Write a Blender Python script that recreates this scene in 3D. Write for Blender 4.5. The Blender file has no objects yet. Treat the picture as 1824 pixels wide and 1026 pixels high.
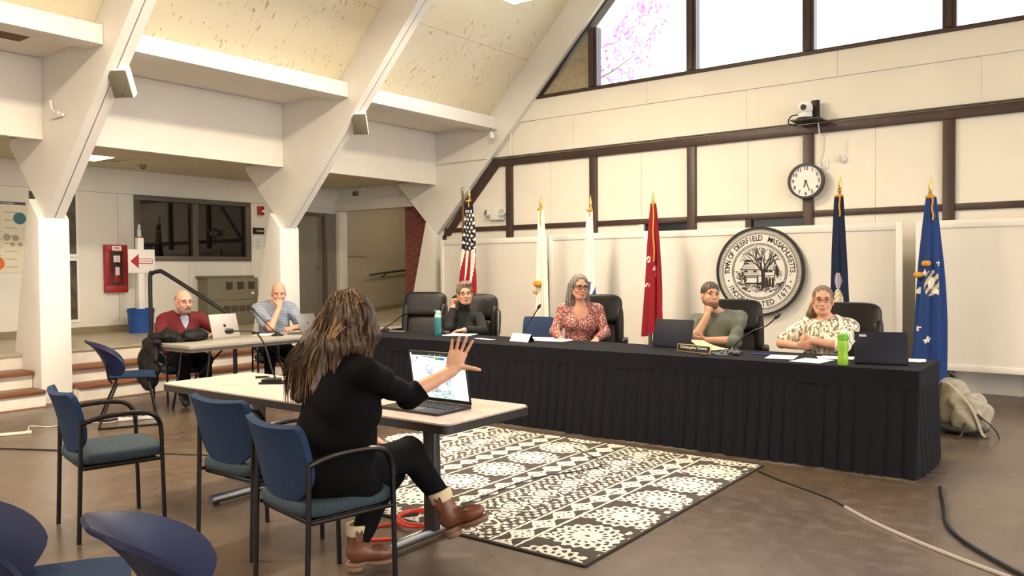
import bpy, bmesh, math, random
import numpy as np
from mathutils import Vector, Matrix
random.seed(7); np.random.seed(7)
sc = bpy.context.scene; col = sc.collection
R = math.radians; PI = math.pi

# ------------------------------------------------------------------ camera, sky, daylight, exposure
cam = bpy.data.cameras.new('camera'); camo = bpy.data.objects.new('camera', cam); col.objects.link(camo)
cam.sensor_width = 36; cam.lens = 1435.98/1824*36; cam.clip_end = 300
camo.matrix_world = Matrix(((.798232, -.008035, .602296, 0), (.602298, .023957, -.797912, 0), (-.008018, .999681, .023963, 1.5), (0, 0, 0, 1)))
sc.camera = camo
sc.view_settings.view_transform = 'Standard'; sc.view_settings.look = 'None'
sc.view_settings.gamma = 1; sc.view_settings.use_curve_mapping = False
sc.view_settings.exposure = 0.55
world = bpy.data.worlds.new('sky'); sc.world = world; world.use_nodes = True
world.node_tree.nodes['Background'].inputs[0].default_value = (.93, .95, 1, 1)
world.node_tree.nodes['Background'].inputs[1].default_value = 3.9
def portal(loc, rot, sx, sy):
    l = bpy.data.lights.new('daylight_portal', 'AREA'); l.shape = 'RECTANGLE'; l.size = sx; l.size_y = sy
    l.cycles.is_portal = True
    o = bpy.data.objects.new('daylight_portal', l); col.objects.link(o); o.location = loc; o.rotation_euler = rot
portal((0, 11.3, 7.6), (R(-90), 0, 0), 15, 7.5)
portal((12.72, .75, 2.1), (0, R(90), 0), 4.0, 20)
LAMP_W = 135
sc.cycles.diffuse_bounces = 3; sc.cycles.glossy_bounces = 2; sc.cycles.transmission_bounces = 4; sc.cycles.max_bounces = 6
sc.cycles.caustics_reflective = False; sc.cycles.caustics_refractive = False

# ------------------------------------------------------------------ materials
def lin(c):
    if isinstance(c, str):
        c = c.lstrip('#'); c = tuple(int(c[i:i+2], 16)/255 for i in (0, 2, 4))
    return tuple(x/12.92 if x <= .04045 else ((x+.055)/1.055)**2.4 for x in c)
MATS = {}
def new_mat(name):
    m = bpy.data.materials.new(name); m.use_nodes = True; MATS[name] = m
    return m, m.node_tree.nodes['Principled BSDF'], m.node_tree
def mat(name, c, rough=.6, metal=0, noise=0, nscale=8, bump=0, bscale=60, stretch=(1, 1, 1), spec=.5, emit=None, estr=0, trans=0, coat=0, sheen=0):
    if name in MATS: return MATS[name]
    m, b, nt = new_mat(name); rgb = lin(c); L = nt.links
    b.inputs['Base Color'].default_value = (*rgb, 1); b.inputs['Roughness'].default_value = rough
    b.inputs['Metallic'].default_value = metal; b.inputs['Specular IOR Level'].default_value = spec
    if coat: b.inputs['Coat Weight'].default_value = coat
    if sheen: b.inputs['Sheen Weight'].default_value = sheen
    if trans: b.inputs['Transmission Weight'].default_value = trans
    if emit: b.inputs['Emission Color'].default_value = (*lin(emit), 1); b.inputs['Emission Strength'].default_value = estr
    if noise or bump:
        tc = nt.nodes.new('ShaderNodeTexCoord'); mp = nt.nodes.new('ShaderNodeMapping'); mp.inputs['Scale'].default_value = stretch
        L.new(tc.outputs['Object'], mp.inputs['Vector'])
    if noise:
        n = nt.nodes.new('ShaderNodeTexNoise'); n.inputs['Scale'].default_value = nscale; n.inputs['Detail'].default_value = 5
        L.new(mp.outputs[0], n.inputs['Vector'])
        mx = nt.nodes.new('ShaderNodeMix'); mx.data_type = 'RGBA'
        mx.inputs[6].default_value = (*[max(0, x*(1-noise)) for x in rgb], 1); mx.inputs[7].default_value = (*[min(1, x*(1+noise)) for x in rgb], 1)
        mr = nt.nodes.new('ShaderNodeMapRange'); mr.inputs[1].default_value = .3; mr.inputs[2].default_value = .7
        L.new(n.outputs[0], mr.inputs[0]); L.new(mr.outputs[0], mx.inputs[0]); L.new(mx.outputs[2], b.inputs['Base Color'])
    if bump:
        n2 = nt.nodes.new('ShaderNodeTexNoise'); n2.inputs['Scale'].default_value = bscale; n2.inputs['Detail'].default_value = 4
        L.new(mp.outputs[0], n2.inputs['Vector'])
        bp = nt.nodes.new('ShaderNodeBump'); bp.inputs['Strength'].default_value = bump; bp.inputs['Distance'].default_value = .01
        L.new(n2.outputs[0], bp.inputs['Height']); L.new(bp.outputs[0], b.inputs['Normal'])
    return m
class E:
    """socket arithmetic for shader patterns"""
    nt = None
    def __init__(s, k): s.k = k
    @staticmethod
    def op(o, *a):
        n = E.nt.nodes.new('ShaderNodeMath'); n.operation = o
        for i, x in enumerate(a):
            if isinstance(x, E): E.nt.links.new(x.k, n.inputs[i])
            else: n.inputs[i].default_value = float(x)
        return E(n.outputs[0])
    def __add__(s, o): return E.op('ADD', s, o)
    __radd__ = __add__
    def __sub__(s, o): return E.op('SUBTRACT', s, o)
    def __rsub__(s, o): return E.op('SUBTRACT', o, s)
    def __mul__(s, o): return E.op('MULTIPLY', s, o)
    __rmul__ = __mul__
    def __truediv__(s, o): return E.op('DIVIDE', s, o)
    def __gt__(s, o): return E.op('GREATER_THAN', s, o)
    def __lt__(s, o): return E.op('LESS_THAN', s, o)
    def sin(s): return E.op('SINE', s)
    def cos(s): return E.op('COSINE', s)
    def abs(s): return E.op('ABSOLUTE', s)
    def sqrt(s): return E.op('SQRT', s)
    def max(s, o): return E.op('MAXIMUM', s, o)
    def min(s, o): return E.op('MINIMUM', s, o)
    def pp(s, p): return E.op('PINGPONG', s, p)
    def wrap(s, a, b): return E.op('WRAP', s, b, a)
    def atan2(s, o): return E.op('ARCTAN2', s, o)
def coords(nt):
    E.nt = nt; tc = nt.nodes.new('ShaderNodeTexCoord'); sp = nt.nodes.new('ShaderNodeSeparateXYZ')
    nt.links.new(tc.outputs['Object'], sp.inputs[0]); return tc, E(sp.outputs[0]), E(sp.outputs[1]), E(sp.outputs[2])
def mixcol(nt, fac, a, b):
    mx = nt.nodes.new('ShaderNodeMix'); mx.data_type = 'RGBA'
    nt.links.new(fac.k if isinstance(fac, E) else fac, mx.inputs[0])
    for i, c in ((6, a), (7, b)):
        if isinstance(c, (str, tuple)): mx.inputs[i].default_value = (*lin(c), 1)
        else: nt.links.new(c, mx.inputs[i])
    return mx.outputs[2]
def noise_sock(nt, tc, scale, detail=4, stretch=None):
    n = nt.nodes.new('ShaderNodeTexNoise'); n.inputs['Scale'].default_value = scale; n.inputs['Detail'].default_value = detail
    if stretch:
        mp = nt.nodes.new('ShaderNodeMapping'); mp.inputs['Scale'].default_value = stretch
        nt.links.new(tc.outputs['Object'], mp.inputs['Vector']); nt.links.new(mp.outputs[0], n.inputs['Vector'])
    else: nt.links.new(tc.outputs['Object'], n.inputs['Vector'])
    return n.outputs[0]
def glass_mat(name, tint='#ffffff', gloss=.08, rough=.02):
    m = bpy.data.materials.new(name); m.use_nodes = True; nt = m.node_tree; MATS[name] = m
    nt.nodes.remove(nt.nodes['Principled BSDF'])
    t = nt.nodes.new('ShaderNodeBsdfTransparent'); t.inputs[0].default_value = (*lin(tint), 1)
    g = nt.nodes.new('ShaderNodeBsdfGlossy'); g.inputs['Roughness'].default_value = rough
    x = nt.nodes.new('ShaderNodeMixShader'); x.inputs[0].default_value = gloss
    nt.links.new(t.outputs[0], x.inputs[1]); nt.links.new(g.outputs[0], x.inputs[2])
    nt.links.new(x.outputs[0], nt.nodes['Material Output'].inputs[0]); return m

# ------------------------------------------------------------------ mesh helpers
def rotm(rx=0, ry=0, rz=0): return Matrix.Rotation(R(rz), 3, 'Z') @ Matrix.Rotation(R(ry), 3, 'Y') @ Matrix.Rotation(R(rx), 3, 'X')
class MB:
    def __init__(s): s.v = []; s.f = []; s.m = []
    def add(s, vs, fs, mi=0):
        o = len(s.v); s.v += [tuple(x) for x in vs]
        for f in fs: s.f.append(tuple(i+o for i in f)); s.m.append(mi)
        return s
    def box(s, c, d, rot=None, mi=0):
        hx, hy, hz = d[0]/2, d[1]/2, d[2]/2; c = Vector(c)
        vs = [Vector((x, y, z)) for x in (-hx, hx) for y in (-hy, hy) for z in (-hz, hz)]
        if rot is not None: vs = [rot @ v for v in vs]
        return s.add([v+c for v in vs], [(0, 1, 3, 2), (4, 6, 7, 5), (0, 4, 5, 1), (2, 3, 7, 6), (0, 2, 6, 4), (1, 5, 7, 3)], mi)
    def box2(s, x0, x1, y0, y1, z0, z1, mi=0): return s.box(((x0+x1)/2, (y0+y1)/2, (z0+z1)/2), (x1-x0, y1-y0, z1-z0), None, mi)
    def tube(s, pts, r, n=8, mi=0, flat=None):
        P = [Vector(p) for p in pts]; rs = r if isinstance(r, (list, tuple)) else [r]*len(P)
        T = []
        for i in range(len(P)):
            a = P[max(0, i-1)]; b = P[min(len(P)-1, i+1)]; d = b-a; T.append(d.normalized() if d.length else Vector((0, 0, 1)))
        up = Vector((0, 0, 1)) if abs(T[0].z) < .95 else Vector((0, 1, 0))
        nn = T[0].cross(up).normalized(); vs = []
        for i, p in enumerate(P):
            nn = (nn - T[i]*nn.dot(T[i])).normalized(); bb = T[i].cross(nn)
            for k in range(n):
                a = 2*PI*k/n; vs.append(p + nn*math.cos(a)*rs[i] + bb*math.sin(a)*rs[i]*(flat or 1))
        fs = []
        for i in range(len(P)-1):
            for k in range(n): fs.append((i*n+k, i*n+(k+1) % n, (i+1)*n+(k+1) % n, (i+1)*n+k))
        fs.append(tuple(range(n-1, -1, -1))); fs.append(tuple((len(P)-1)*n+k for k in range(n)))
        return s.add(vs, fs, mi)
    def lathe(s, prof, n=20, c=(0, 0, 0), rot=None, mi=0, caps=True):
        c = Vector(c); vs = []
        for (r, z) in prof:
            for k in range(n):
                v = Vector((r*math.cos(2*PI*k/n), r*math.sin(2*PI*k/n), z)); vs.append((rot @ v if rot is not None else v)+c)
        fs = []
        for i in range(len(prof)-1):
            for k in range(n): fs.append((i*n+k, i*n+(k+1) % n, (i+1)*n+(k+1) % n, (i+1)*n+k))
        if caps: fs.append(tuple(range(n-1, -1, -1))); fs.append(tuple((len(prof)-1)*n+k for k in range(n)))
        return s.add(vs, fs, mi)
    def prism(s, poly, axis, a, b, mi=0):
        def p3(p, t): return (t, p[0], p[1]) if axis == 0 else (p[0], t, p[1]) if axis == 1 else (p[0], p[1], t)
        n = len(poly); vs = [p3(p, a) for p in poly]+[p3(p, b) for p in poly]
        fs = [tuple(range(n)), tuple(range(2*n-1, n-1, -1))]+[(i, n+i, n+(i+1) % n, (i+1) % n) for i in range(n)]
        return s.add(vs, fs, mi)
    def grid(s, fn, nu, nv, cu=False, mi=0, mfn=None):
        vs = [fn(i/(nu if cu else nu-1), j/(nv-1)) for j in range(nv) for i in range(nu)]; o = len(s.v); s.v += [tuple(v) for v in vs]
        for j in range(nv-1):
            for i in range(nu if cu else nu-1):
                i2 = (i+1) % nu; s.f.append((o+j*nu+i, o+j*nu+i2, o+(j+1)*nu+i2, o+(j+1)*nu+i))
                s.m.append(mfn((i+.5)/(nu if cu else nu-1), (j+.5)/(nv-1)) if mfn else mi)
        return s
    def shell(s, fn, nu, nv, t, mi=0):
        P = [[Vector(fn(i/(nu-1), j/(nv-1))) for i in range(nu)] for j in range(nv)]; o = len(s.v)
        N = [[None]*nu for _ in range(nv)]
        for j in range(nv):
            for i in range(nu):
                a = P[j][min(nu-1, i+1)]-P[j][max(0, i-1)]; b = P[min(nv-1, j+1)][i]-P[max(0, j-1)][i]
                c = a.cross(b); N[j][i] = c.normalized() if c.length > 1e-12 else Vector((0, 1, 0))
        for k in (0, 1):
            for j in range(nv):
                for i in range(nu): s.v.append(tuple(P[j][i]+N[j][i]*(t if k else 0)))
        q = nu*nv
        def F(*a): s.f.append(tuple(o+x for x in a)); s.m.append(mi)
        for j in range(nv-1):
            for i in range(nu-1):
                a = j*nu+i; F(a, a+nu, a+nu+1, a+1); F(q+a, q+a+1, q+a+nu+1, q+a+nu)
        for i in range(nu-1):
            F(i, i+1, q+i+1, q+i); b = (nv-1)*nu+i; F(b+1, b, q+b, q+b+1)
        for j in range(nv-1):
            a = j*nu; F(a+nu, a, q+a, q+a+nu); b = a+nu-1; F(b, b+nu, q+b+nu, q+b)
        return s
    def sq(s, c, d, e1=.35, e2=.35, nu=24, nv=14, rot=None, mi=0):
        """superellipsoid cushion"""
        c = Vector(c); sg = lambda x, e: math.copysign(abs(x)**e, x)
        def fn(u, v):
            a = 2*PI*u; b = -PI/2+PI*v*.9998+.0001
            p = Vector((d[0]/2*sg(math.cos(b), e1)*sg(math.cos(a), e2), d[1]/2*sg(math.cos(b), e1)*sg(math.sin(a), e2), d[2]/2*sg(math.sin(b), e1)))
            return (rot @ p if rot is not None else p)+c
        return s.grid(fn, nu, nv, True, mi)
    def tf(s, M):
        s.v = [tuple(M @ Vector(v)) for v in s.v]; return s
    def build(s, name, m, parent=None, smooth=True, bevel=0, seg=2, ang=40):
        me = bpy.data.meshes.new(name); me.from_pydata(s.v, [], s.f)
        for x in (m if isinstance(m, (list, tuple)) else [m]): me.materials.append(x)
        if isinstance(m, (list, tuple)) and any(s.m): me.polygons.foreach_set('material_index', s.m)
        if bevel:
            bm = bmesh.new(); bm.from_mesh(me); bmesh.ops.remove_doubles(bm, verts=bm.verts, dist=1e-5)
            bmesh.ops.bevel(bm, geom=list(bm.edges), offset=bevel, segments=seg, profile=.5, affect='EDGES', clamp_overlap=True)
            bm.to_mesh(me); bm.free()
        if smooth:
            me.polygons.foreach_set('use_smooth', [True]*len(me.polygons)); me.set_sharp_from_angle(angle=R(ang))
        me.update(); o = bpy.data.objects.new(name, me); col.objects.link(o)
        if parent: o.parent = parent
        return o
def tag(o, label=None, cat=None, group=None, kind=None):
    if label: o['label'] = label
    if cat: o['category'] = cat
    if group: o['group'] = group
    if kind: o['kind'] = kind
    return o
def thing(name, label, cat, loc=(0, 0, 0), rz=0, group=None):
    o = bpy.data.objects.new(name, None); col.objects.link(o); o.empty_display_size = .1
    o.location = loc; o.rotation_euler = (0, 0, R(rz)); return tag(o, label, cat, group)
def struct(name, label=None, loc=(0, 0, 0)):
    o = bpy.data.objects.new(name, None); col.objects.link(o); o.location = loc; o.empty_display_size = .1
    return tag(o, label, None, None, 'structure')
def sbuild(mb, name, m, parent=None, label=None, **k):
    o = mb.build(name, m, parent, **k)
    if not parent: tag(o, label, None, None, 'structure')
    return o
def copy_tree(o, parent=None):
    c = o.copy(); col.objects.link(c)
    if parent: c.parent = parent
    for ch in list(o.children): copy_tree(ch, c)
    return c
def arc(c, r, a0, a1, n, ax='xz'):
    out = []
    for i in range(n+1):
        a = R(a0+(a1-a0)*i/n); u, v = r*math.cos(a), r*math.sin(a)
        out.append((c[0]+u, c[1], c[2]+v) if ax == 'xz' else (c[0], c[1]+u, c[2]+v) if ax == 'yz' else (c[0]+u, c[1]+v, c[2]))
    return out
def smooth_path(P, n=6):
    P = [Vector(p) for p in P]; out = []
    for i in range(len(P)-1):
        a, b, c, d = P[max(0, i-1)], P[i], P[i+1], P[min(len(P)-1, i+2)]
        for k in range(n):
            t = k/n; out.append(.5*((2*b)+(c-a)*t+(2*a-5*b+4*c-d)*t*t+(3*b-a-3*c+d)*t**3))
    out.append(P[-1]); return out
def text_mesh(txt, size, m, name, parent, M, align='CENTER', ext=.001, bold=0, sx=1):
    cu = bpy.data.curves.new('lettering', 'FONT'); cu.body = txt; cu.size = size; cu.align_x = align; cu.align_y = 'CENTER'
    cu.extrude = ext; cu.offset = bold; cu.resolution_u = 3
    t = bpy.data.objects.new('lettering', cu); me = bpy.data.meshes.new_from_object(t)
    me.transform(M @ Matrix.Diagonal((sx, 1, 1, 1))); bpy.data.objects.remove(t); bpy.data.curves.remove(cu)
    me.materials.clear(); me.materials.append(m); o = bpy.data.objects.new(name, me); col.objects.link(o); o.parent = parent
    return o
def frame_m(o, x, z):
    """4x4 with local X along x, local Z along z (text normal)"""
    x = Vector(x).normalized(); z = Vector(z).normalized(); y = z.cross(x)
    return Matrix(((x.x, y.x, z.x, o[0]), (x.y, y.y, z.y, o[1]), (x.z, y.z, z.z, o[2]), (0, 0, 0, 1)))
# ------------------------------------------------------------------ surface materials
M_white = mat('painted_white', '#efeae0', .55, noise=.03, nscale=3, bump=.05, bscale=40)
M_panel = mat('panel_cream', '#f2ece0', .6, noise=.03, nscale=2)
M_frame = mat('bent_paint', '#efebe4', .5, noise=.03, nscale=2)
M_brown = mat('dark_brown_timber', '#43302b', .45, noise=.2, nscale=6, stretch=(1, 1, .3))
M_dark = mat('dark_gap', '#15110f', .8)
M_wing = mat('wing_wall_paint', '#e6e1d6', .5, noise=.03, nscale=2)
M_taupe = mat('taupe_metal', '#5c5247', .45)
M_door = mat('door_grey', '#857d72', .5, noise=.05)
M_black = mat('black_plastic', '#141314', .4)
M_blackm = mat('black_metal', '#18161a', .35, metal=.4)
M_chrome = mat('chrome', '#c8c6c2', .18, metal=1)
M_steel = mat('dull_steel', '#8d8a86', .35, metal=1)
M_paper = mat('paper', '#f1f1ee', .7)
M_brass = mat('brass', '#d9bd78', .25, metal=1)
M_tile = mat('ceiling_tile', '#d9cfb6', .8, noise=.06, nscale=40, bump=.2, bscale=200)
M_plat = mat('platform_vinyl', '#b5aa92', .35, noise=.08, nscale=5)
M_riser = mat('riser_white', '#e6ddcf', .5, noise=.06, nscale=9)
M_wood = mat('tread_wood', '#7a4a2a', .4, noise=.35, nscale=5, stretch=(6, .6, 6), bump=.15, bscale=20)
M_brick = mat('brick_red', '#7b4038', .85, noise=.25, nscale=12, bump=.3)
M_mortar = mat('mortar', '#8a7a6c', .9)
M_passage = mat('passage_wall', '#a99f88', .6, noise=.04)

def floor_mat():
    m, b, nt = new_mat('floor_brown'); tc, x, y, z = coords(nt)
    n1 = E(noise_sock(nt, tc, 1.1, 6)); n2 = E(noise_sock(nt, tc, 9, 6)); n3 = E(noise_sock(nt, tc, 40, 3))
    c1 = mixcol(nt, ((n1-.35)*2.6).max(0).min(1), '#52443a', '#665748')
    c2 = mixcol(nt, ((n2-.5)*1.2).max(0).min(.2), c1, '#7d6f62')
    c3 = mixcol(nt, (n3 > .74)*.1, c2, '#948779')
    nt.links.new(c3, b.inputs['Base Color'])
    r = (n2*.2+.2); nt.links.new(r.k, b.inputs['Roughness']); b.inputs['Specular IOR Level'].default_value = .5
    return m
M_floor = floor_mat()
def roof_mat():
    m, b, nt = new_mat('roof_deck_board'); tc, x, y, z = coords(nt)
    n1 = E(noise_sock(nt, tc, 2.5, 5)); n2 = E(noise_sock(nt, tc, 9, 8, (1, 3.2, 1))); n3 = E(noise_sock(nt, tc, 2.0, 3))
    c = mixcol(nt, n1, '#ecdfbd', '#f5ead0')
    pit = (n2 > .63)*(n3 > .47)
    c = mixcol(nt, pit*.6, c, '#a08c62')
    nt.links.new(c, b.inputs['Base Color']); b.inputs['Roughness'].default_value = .85
    bp = nt.nodes.new('ShaderNodeBump'); bp.inputs['Strength'].default_value = .25; bp.inputs['Distance'].default_value = .01
    nt.links.new((n2*-1.0).k, bp.inputs['Height']); nt.links.new(bp.outputs[0], b.inputs['Normal']); return m
M_roof = roof_mat()
M_glass = glass_mat('clear_glass', '#fafcff', .05)
M_dglass = glass_mat('dim_glass', '#a59d92', .04)
M_dkglass = mat('dark_window_glass', '#23262c', .12)
M_ply = mat('grey_infill_board', '#b3a58c', .7, noise=.15, nscale=10, bump=.2)

# ------------------------------------------------------------------ floor, platform, steps
sbuild(MB().box2(-13.2, 12.7, -9.4, 10.9, -.2, 0), 'floor', M_floor, None, 'polished brown mottled floor of the meeting hall')
st = struct('wing_steps', 'white risers with worn wooden treads climbing to the raised platform'); st['kind'] = 'structure'
spans = [(-6, 4.03), (4.39, 7.30), (7.66, 10.62)]
for (a, b) in spans:
    MB().box2(-9.9, -9.6, a, b, .001, .14).build('riser', M_riser, st, False)
    MB().box2(-9.92, -9.57, a, b, .142, .19).build('tread', M_wood, st, bevel=.012)
    MB().box2(-10.2, -9.93, a, b, .001, .33).build('riser', M_riser, st, False)
    MB().box2(-10.22, -9.87, a, b, .332, .38).build('tread', M_wood, st, bevel=.012)
pf = struct('platform', 'raised platform floor behind the white columns')
MB().box2(-12.6, -10.23, -6, 10.8, .001, .53).build('platform_edge', M_riser, pf, False)
MB().box2(-12.6, -10.2, -6, 10.8, .532, .56).build('platform_floor', M_plat, pf, False)
MB().box2(-13.1, -10.1, 10.8, 12.0, .3, .56).build('passage_floor', M_plat, pf, False)
MB().prism([(12.0, .3), (12.0, .56), (17, .96), (17, .3)], 0, -13.1, -10.1).build('ramp', M_plat, pf, False)

# ------------------------------------------------------------------ white timber bents (columns and rafters)
def bent(n, y0, y1, c0, c1, label):
    t = struct('trim_%d' % n, label)
    MB().prism([(-9.72, 0), (-9.72, 2.11), (-9.957, 2.347), (-10.56, 0)], 1, c0, c1).build('column', M_frame, t, bevel=.012)
    poly = [(-9.725, 2.115), (-10.62, 3.01), (-10.62, 3.09), (-9.73, 3.09), (-9.73, 3.968), (-8.56, 3.99), (-.001, 12.55), (-.001, 11.84)]
    ym = (y0+y1)/2
    for (a, b) in ((y0, ym-.007), (ym+.007, y1)): MB().prism(poly, 1, a, b).build('rafter_board', M_frame, t, smooth=False)
    core = [(x+(.03 if x < -9 else 0), z+.05) if i in (0, 7) else (x, z) for i, (x, z) in enumerate(poly)]
    core = [(-9.72, 2.2), (-10.5, 3.0), (-9.8, 3.05), (-9.8, 3.8), (-8.6, 3.9), (-.05, 12.4), (-.05, 11.93)]
    MB().prism(core, 1, ym-.0068, ym+.0068).build('groove', M_dark, t, smooth=False)
    return t
b1 = bent(1, 4.115, 4.325, 4.04, 4.38, 'white tapering column and double rafter in front of the poster wall')
b2 = bent(2, 7.385, 7.595, 7.31, 7.65, 'white tapering column and double rafter beside the interior window')
b3 = bent(3, 10.655, 10.765, 10.63, 10.77, 'white tapering column and rafter against the end wall')
b0 = bent(4, .845, 1.055, .77, 1.11, 'white column and rafter bounding the bay toward the entrance')

# purlins, recess ceiling, fascia, wing ceiling
for i, (a, b) in enumerate([(-6, .845), (1.055, 4.115), (4.325, 7.385), (7.595, 10.655)]):
    t = struct('trim_%d' % (5+i), ['white purlin and fascia of the bay behind the viewer', 'white purlin and fascia of the bay with the wooden vent', 'white purlin and fascia between the two loudspeakers', 'white purlin and fascia of the bay beside the end wall'][i])
    MB().box2(-8.6, -8.3, a+.002, b-.002, 3.82, 4.02).build('purlin', M_frame, t, bevel=.006)
    MB().box2(-9.8, -9.722, a+.002, b-.002, 3.0, 3.91).build('fascia', M_panel, t, smooth=False)
    MB().box2(-9.8, -8.602, a+.002, b-.002, 3.915, 3.96).build('recess_ceiling', M_panel, t, smooth=False)

ce = struct('ceiling', 'pitched cream roof deck of fissured boards between the rafters')
def slope_box(x0, x1, y0, y1, c, th, name, m, par, side=-1):
    poly = [(x0, x0+c), (x1, x1+c), (x1-th*.707, x1+c+th*.707), (x0-th*.707, x0+c+th*.707)]
    if side > 0: poly = [(-x, z) for x, z in poly]
    return MB().prism(poly, 1, y0, y1).build(name, m, par, smooth=False)
slope_box(-8.7, 0, -9.4, 10.9, 12.6, .15, 'deck', M_roof, ce)
slope_box(-8.4, 0, -9.4, 10.9, 12.6, .15, 'deck', M_roof, ce, 1)
MB().box2(-13.2, -8.58, -6, 10.9, 3.97, 4.09).build('wing_roof', M_panel, ce, False)
def roof_panel(y0, y1, x0, x1):
    return slope_box(x0+.0015, x1-.0015, y0+.0015, y1-.0015, 12.55, .03, 'roof_board', M_roof, ce)
for (a, b) in ((-2.34, .845), (1.055, 4.115), (4.325, 7.385), (7.595, 10.655)):
    for k in range(2):
        for i in range(7): roof_panel(a+(b-a)*k/2, a+(b-a)*(k+1)/2, -8.54+i*.86, -8.54+(i+1)*.86)
for (a, b) in ((-9.4, -2.34),): slope_box(-8.54, -.05, a, b, 12.55, .03, 'roof_board', M_roof, ce)
wc = struct('wing_ceiling', 'low tiled ceiling over the raised platform'); wc['kind'] = 'structure'
MB().box2(-12.6, -9.8, -6, 10.8, 3.125, 3.2).build('ceiling_slab', M_tile, wc, False)
lights_at = [(-11.4875, 5.4), (-11.4875, 9.0)]
tile_me = None
for i in range(4):
    for j in range(10):
        x0 = -12.5+i*.675; y0 = -1.2+j*1.2
        if any(abs(x0+.33-lx) < .35 and abs(y0+.6-ly) < .61 for lx, ly in lights_at): continue
        o = bpy.data.objects.new('ceiling_tile', tile_me) if tile_me else MB().box((0, 0, 0), (.665, 1.19, .02)).build('ceiling_tile', M_tile, wc, False)
        if tile_me: col.objects.link(o); o.parent = wc
        tile_me = o.data; o.location = (x0+.3375, y0+.6, 3.11)
# hidden outer shell of the hall: other side wing, wall behind the viewer
ro = struct('wall_right', 'glazed side wall of the hall opposite the platform')
MB().box2(8.4, 12.8, -9.4, 10.9, 4.2, 4.3).build('side_ceiling', M_panel, ro, False)
MB().box2(8.3, 8.5, -9.4, 10.9, 4.0, 4.3).build('side_beam', M_panel, ro, False)
MB().box2(12.7, 12.8, -9.4, 10.9, 0, .12).build('side_sill', M_panel, ro, False)
for k in range(11): MB().box2(12.68, 12.8, -9.4+k*2.0, -9.28+k*2.0, .12, 4.2).build('side_mullion', M_brown, ro, False)
fr = struct('wall_front', 'plain gable wall behind the viewer')
MB().box2(-13, 12.8, -9.5, -9.4, 0, 4.26).build('lower_wall', M_panel, fr, False)
MB().prism([(-9, 4.26), (9, 4.26), (0, 12.9)], 1, -9.5, -9.4).build('gable_wall', M_panel, fr, False)

# ------------------------------------------------------------------ gable wall behind the flags
gw = struct('wall_back', 'end wall of cream infill panels in a dark brown timber grid')
MB().prism([(-10.05, 0), (-7.6, 0), (-7.6, 4.24), (-8.3, 4.24), (-8.6, 3.97), (-10.05, 3.97)], 1, 10.825, 10.86).build('backing', M_panel, gw, False)
MB().box2(-9.74, -9.655, 10.772, 10.82, 0, 2.2).build('panel', M_panel, gw, False)
Y0 = 10.77
mull = [k*1.63 for k in range(-5, 6)]
for mx in mull: MB().box2(mx-.065, mx+.065, Y0-.045, Y0+.1, 0, 3.22).build('mullion', M_brown, gw, bevel=.008)
for k in range(-5, 5):
    a, b = k*1.63+.065, (k+1)*1.63-.065
    MB().box2(a, b, Y0-.03, Y0+.08, 2.145, 2.225).build('rail', M_brown, gw, bevel=.006)
    for h in (0, 1):
        p, q = a+(b-a)*h/2, a+(b-a)*(h+1)/2
        MB().box2(p+.003, q-.003, Y0, Y0+.04, 2.226, 3.22).build('panel', M_panel, gw, False)
        dark = h == 1 and k != -2 and k > -5 or k == -1 and h == 1
        if dark:
            MB().box2(p+.05, q-.003, Y0+.03, Y0+.05, 1.2, 2.145).build('dark_pane', M_dkglass, gw, False)
            MB().box2(p-.03, p+.05, Y0-.02, Y0+.06, 0, 2.145).build('post', M_brown if k != -4 else M_white, gw, False)
            MB().box2(p+.05, q-.003, Y0, Y0+.04, 0, 1.2).build('panel', M_panel, gw, False)
        else: MB().box2(p+.003, q-.003, Y0, Y0+.04, 0, 2.145).build('panel', M_panel, gw, False)
MB().box2(-8.5, 9, Y0-.05, Y0+.1, 3.22, 3.345).build('rail', M_brown, gw, bevel=.008)
MB().tube([(-8.52, Y0-.055, 3.36), (9, Y0-.055, 3.36)], .014, 6).build('conduit', M_steel, gw)
# corner beyond the last mullion, under the rafter
MB().prism([(-9.58, 0), (-8.215, 0), (-8.215, 2.145), (-9.58, 2.145)], 1, Y0, Y0+.04).build('panel', M_panel, gw, False)
MB().prism([(-9.44, 2.226), (-8.215, 2.226), (-8.215, 3.22), (-8.5, 3.22)], 1, Y0, Y0+.04).build('panel', M_panel, gw, False)
MB().box2(-9.6, -8.215, Y0-.03, Y0+.08, 2.145, 2.225).build('rail', M_brown, gw, bevel=.006)
MB().box2(-9.66, -9.6, Y0-.02, Y0+.04, 0, 2.1).build('post', M_brown, gw, False)
MB().prism([(-9.64, 2.09), (-9.48, 2.09), (-8.36, 3.23), (-8.52, 3.345)], 1, Y0-.035, Y0+.06).build('diagonal_board', M_brown, gw, False)
# siding above the panels
xs = [-8.9, -6.9, -4.1, -1.3, 1.5, 4.3, 8.4]
for i in range(6): MB().box2(xs[i]+.002, xs[i+1]-.002, Y0+.01, Y0+.05, 3.345, 3.912).build('siding_board', M_panel, gw, False)
xs = [-8.25, -5.6, -2.9, -.2, 2.5, 5.2, 7.7]
for i in range(6): MB().box2(xs[i]+.002, xs[i+1]-.002, Y0-.01, Y0+.05, 3.918, 4.245).build('siding_board', M_panel, gw, False)
MB().box2(-7.7, 7.7, Y0-.03, Y0+.1, 4.246, 4.30).build('sill', M_brown, gw, bevel=.006)
C = 11.84
for s in (-1, 1):
    poly = [(-7.72, 4.25), (-7.55, 4.25), (-.05, 11.73), (-.05, 11.87)]
    if s > 0: poly = [(-x, z) for x, z in poly]
    MB().prism(poly, 1, Y0-.04, Y0+.1).build('rake_board', M_brown, gw, smooth=False)
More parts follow.
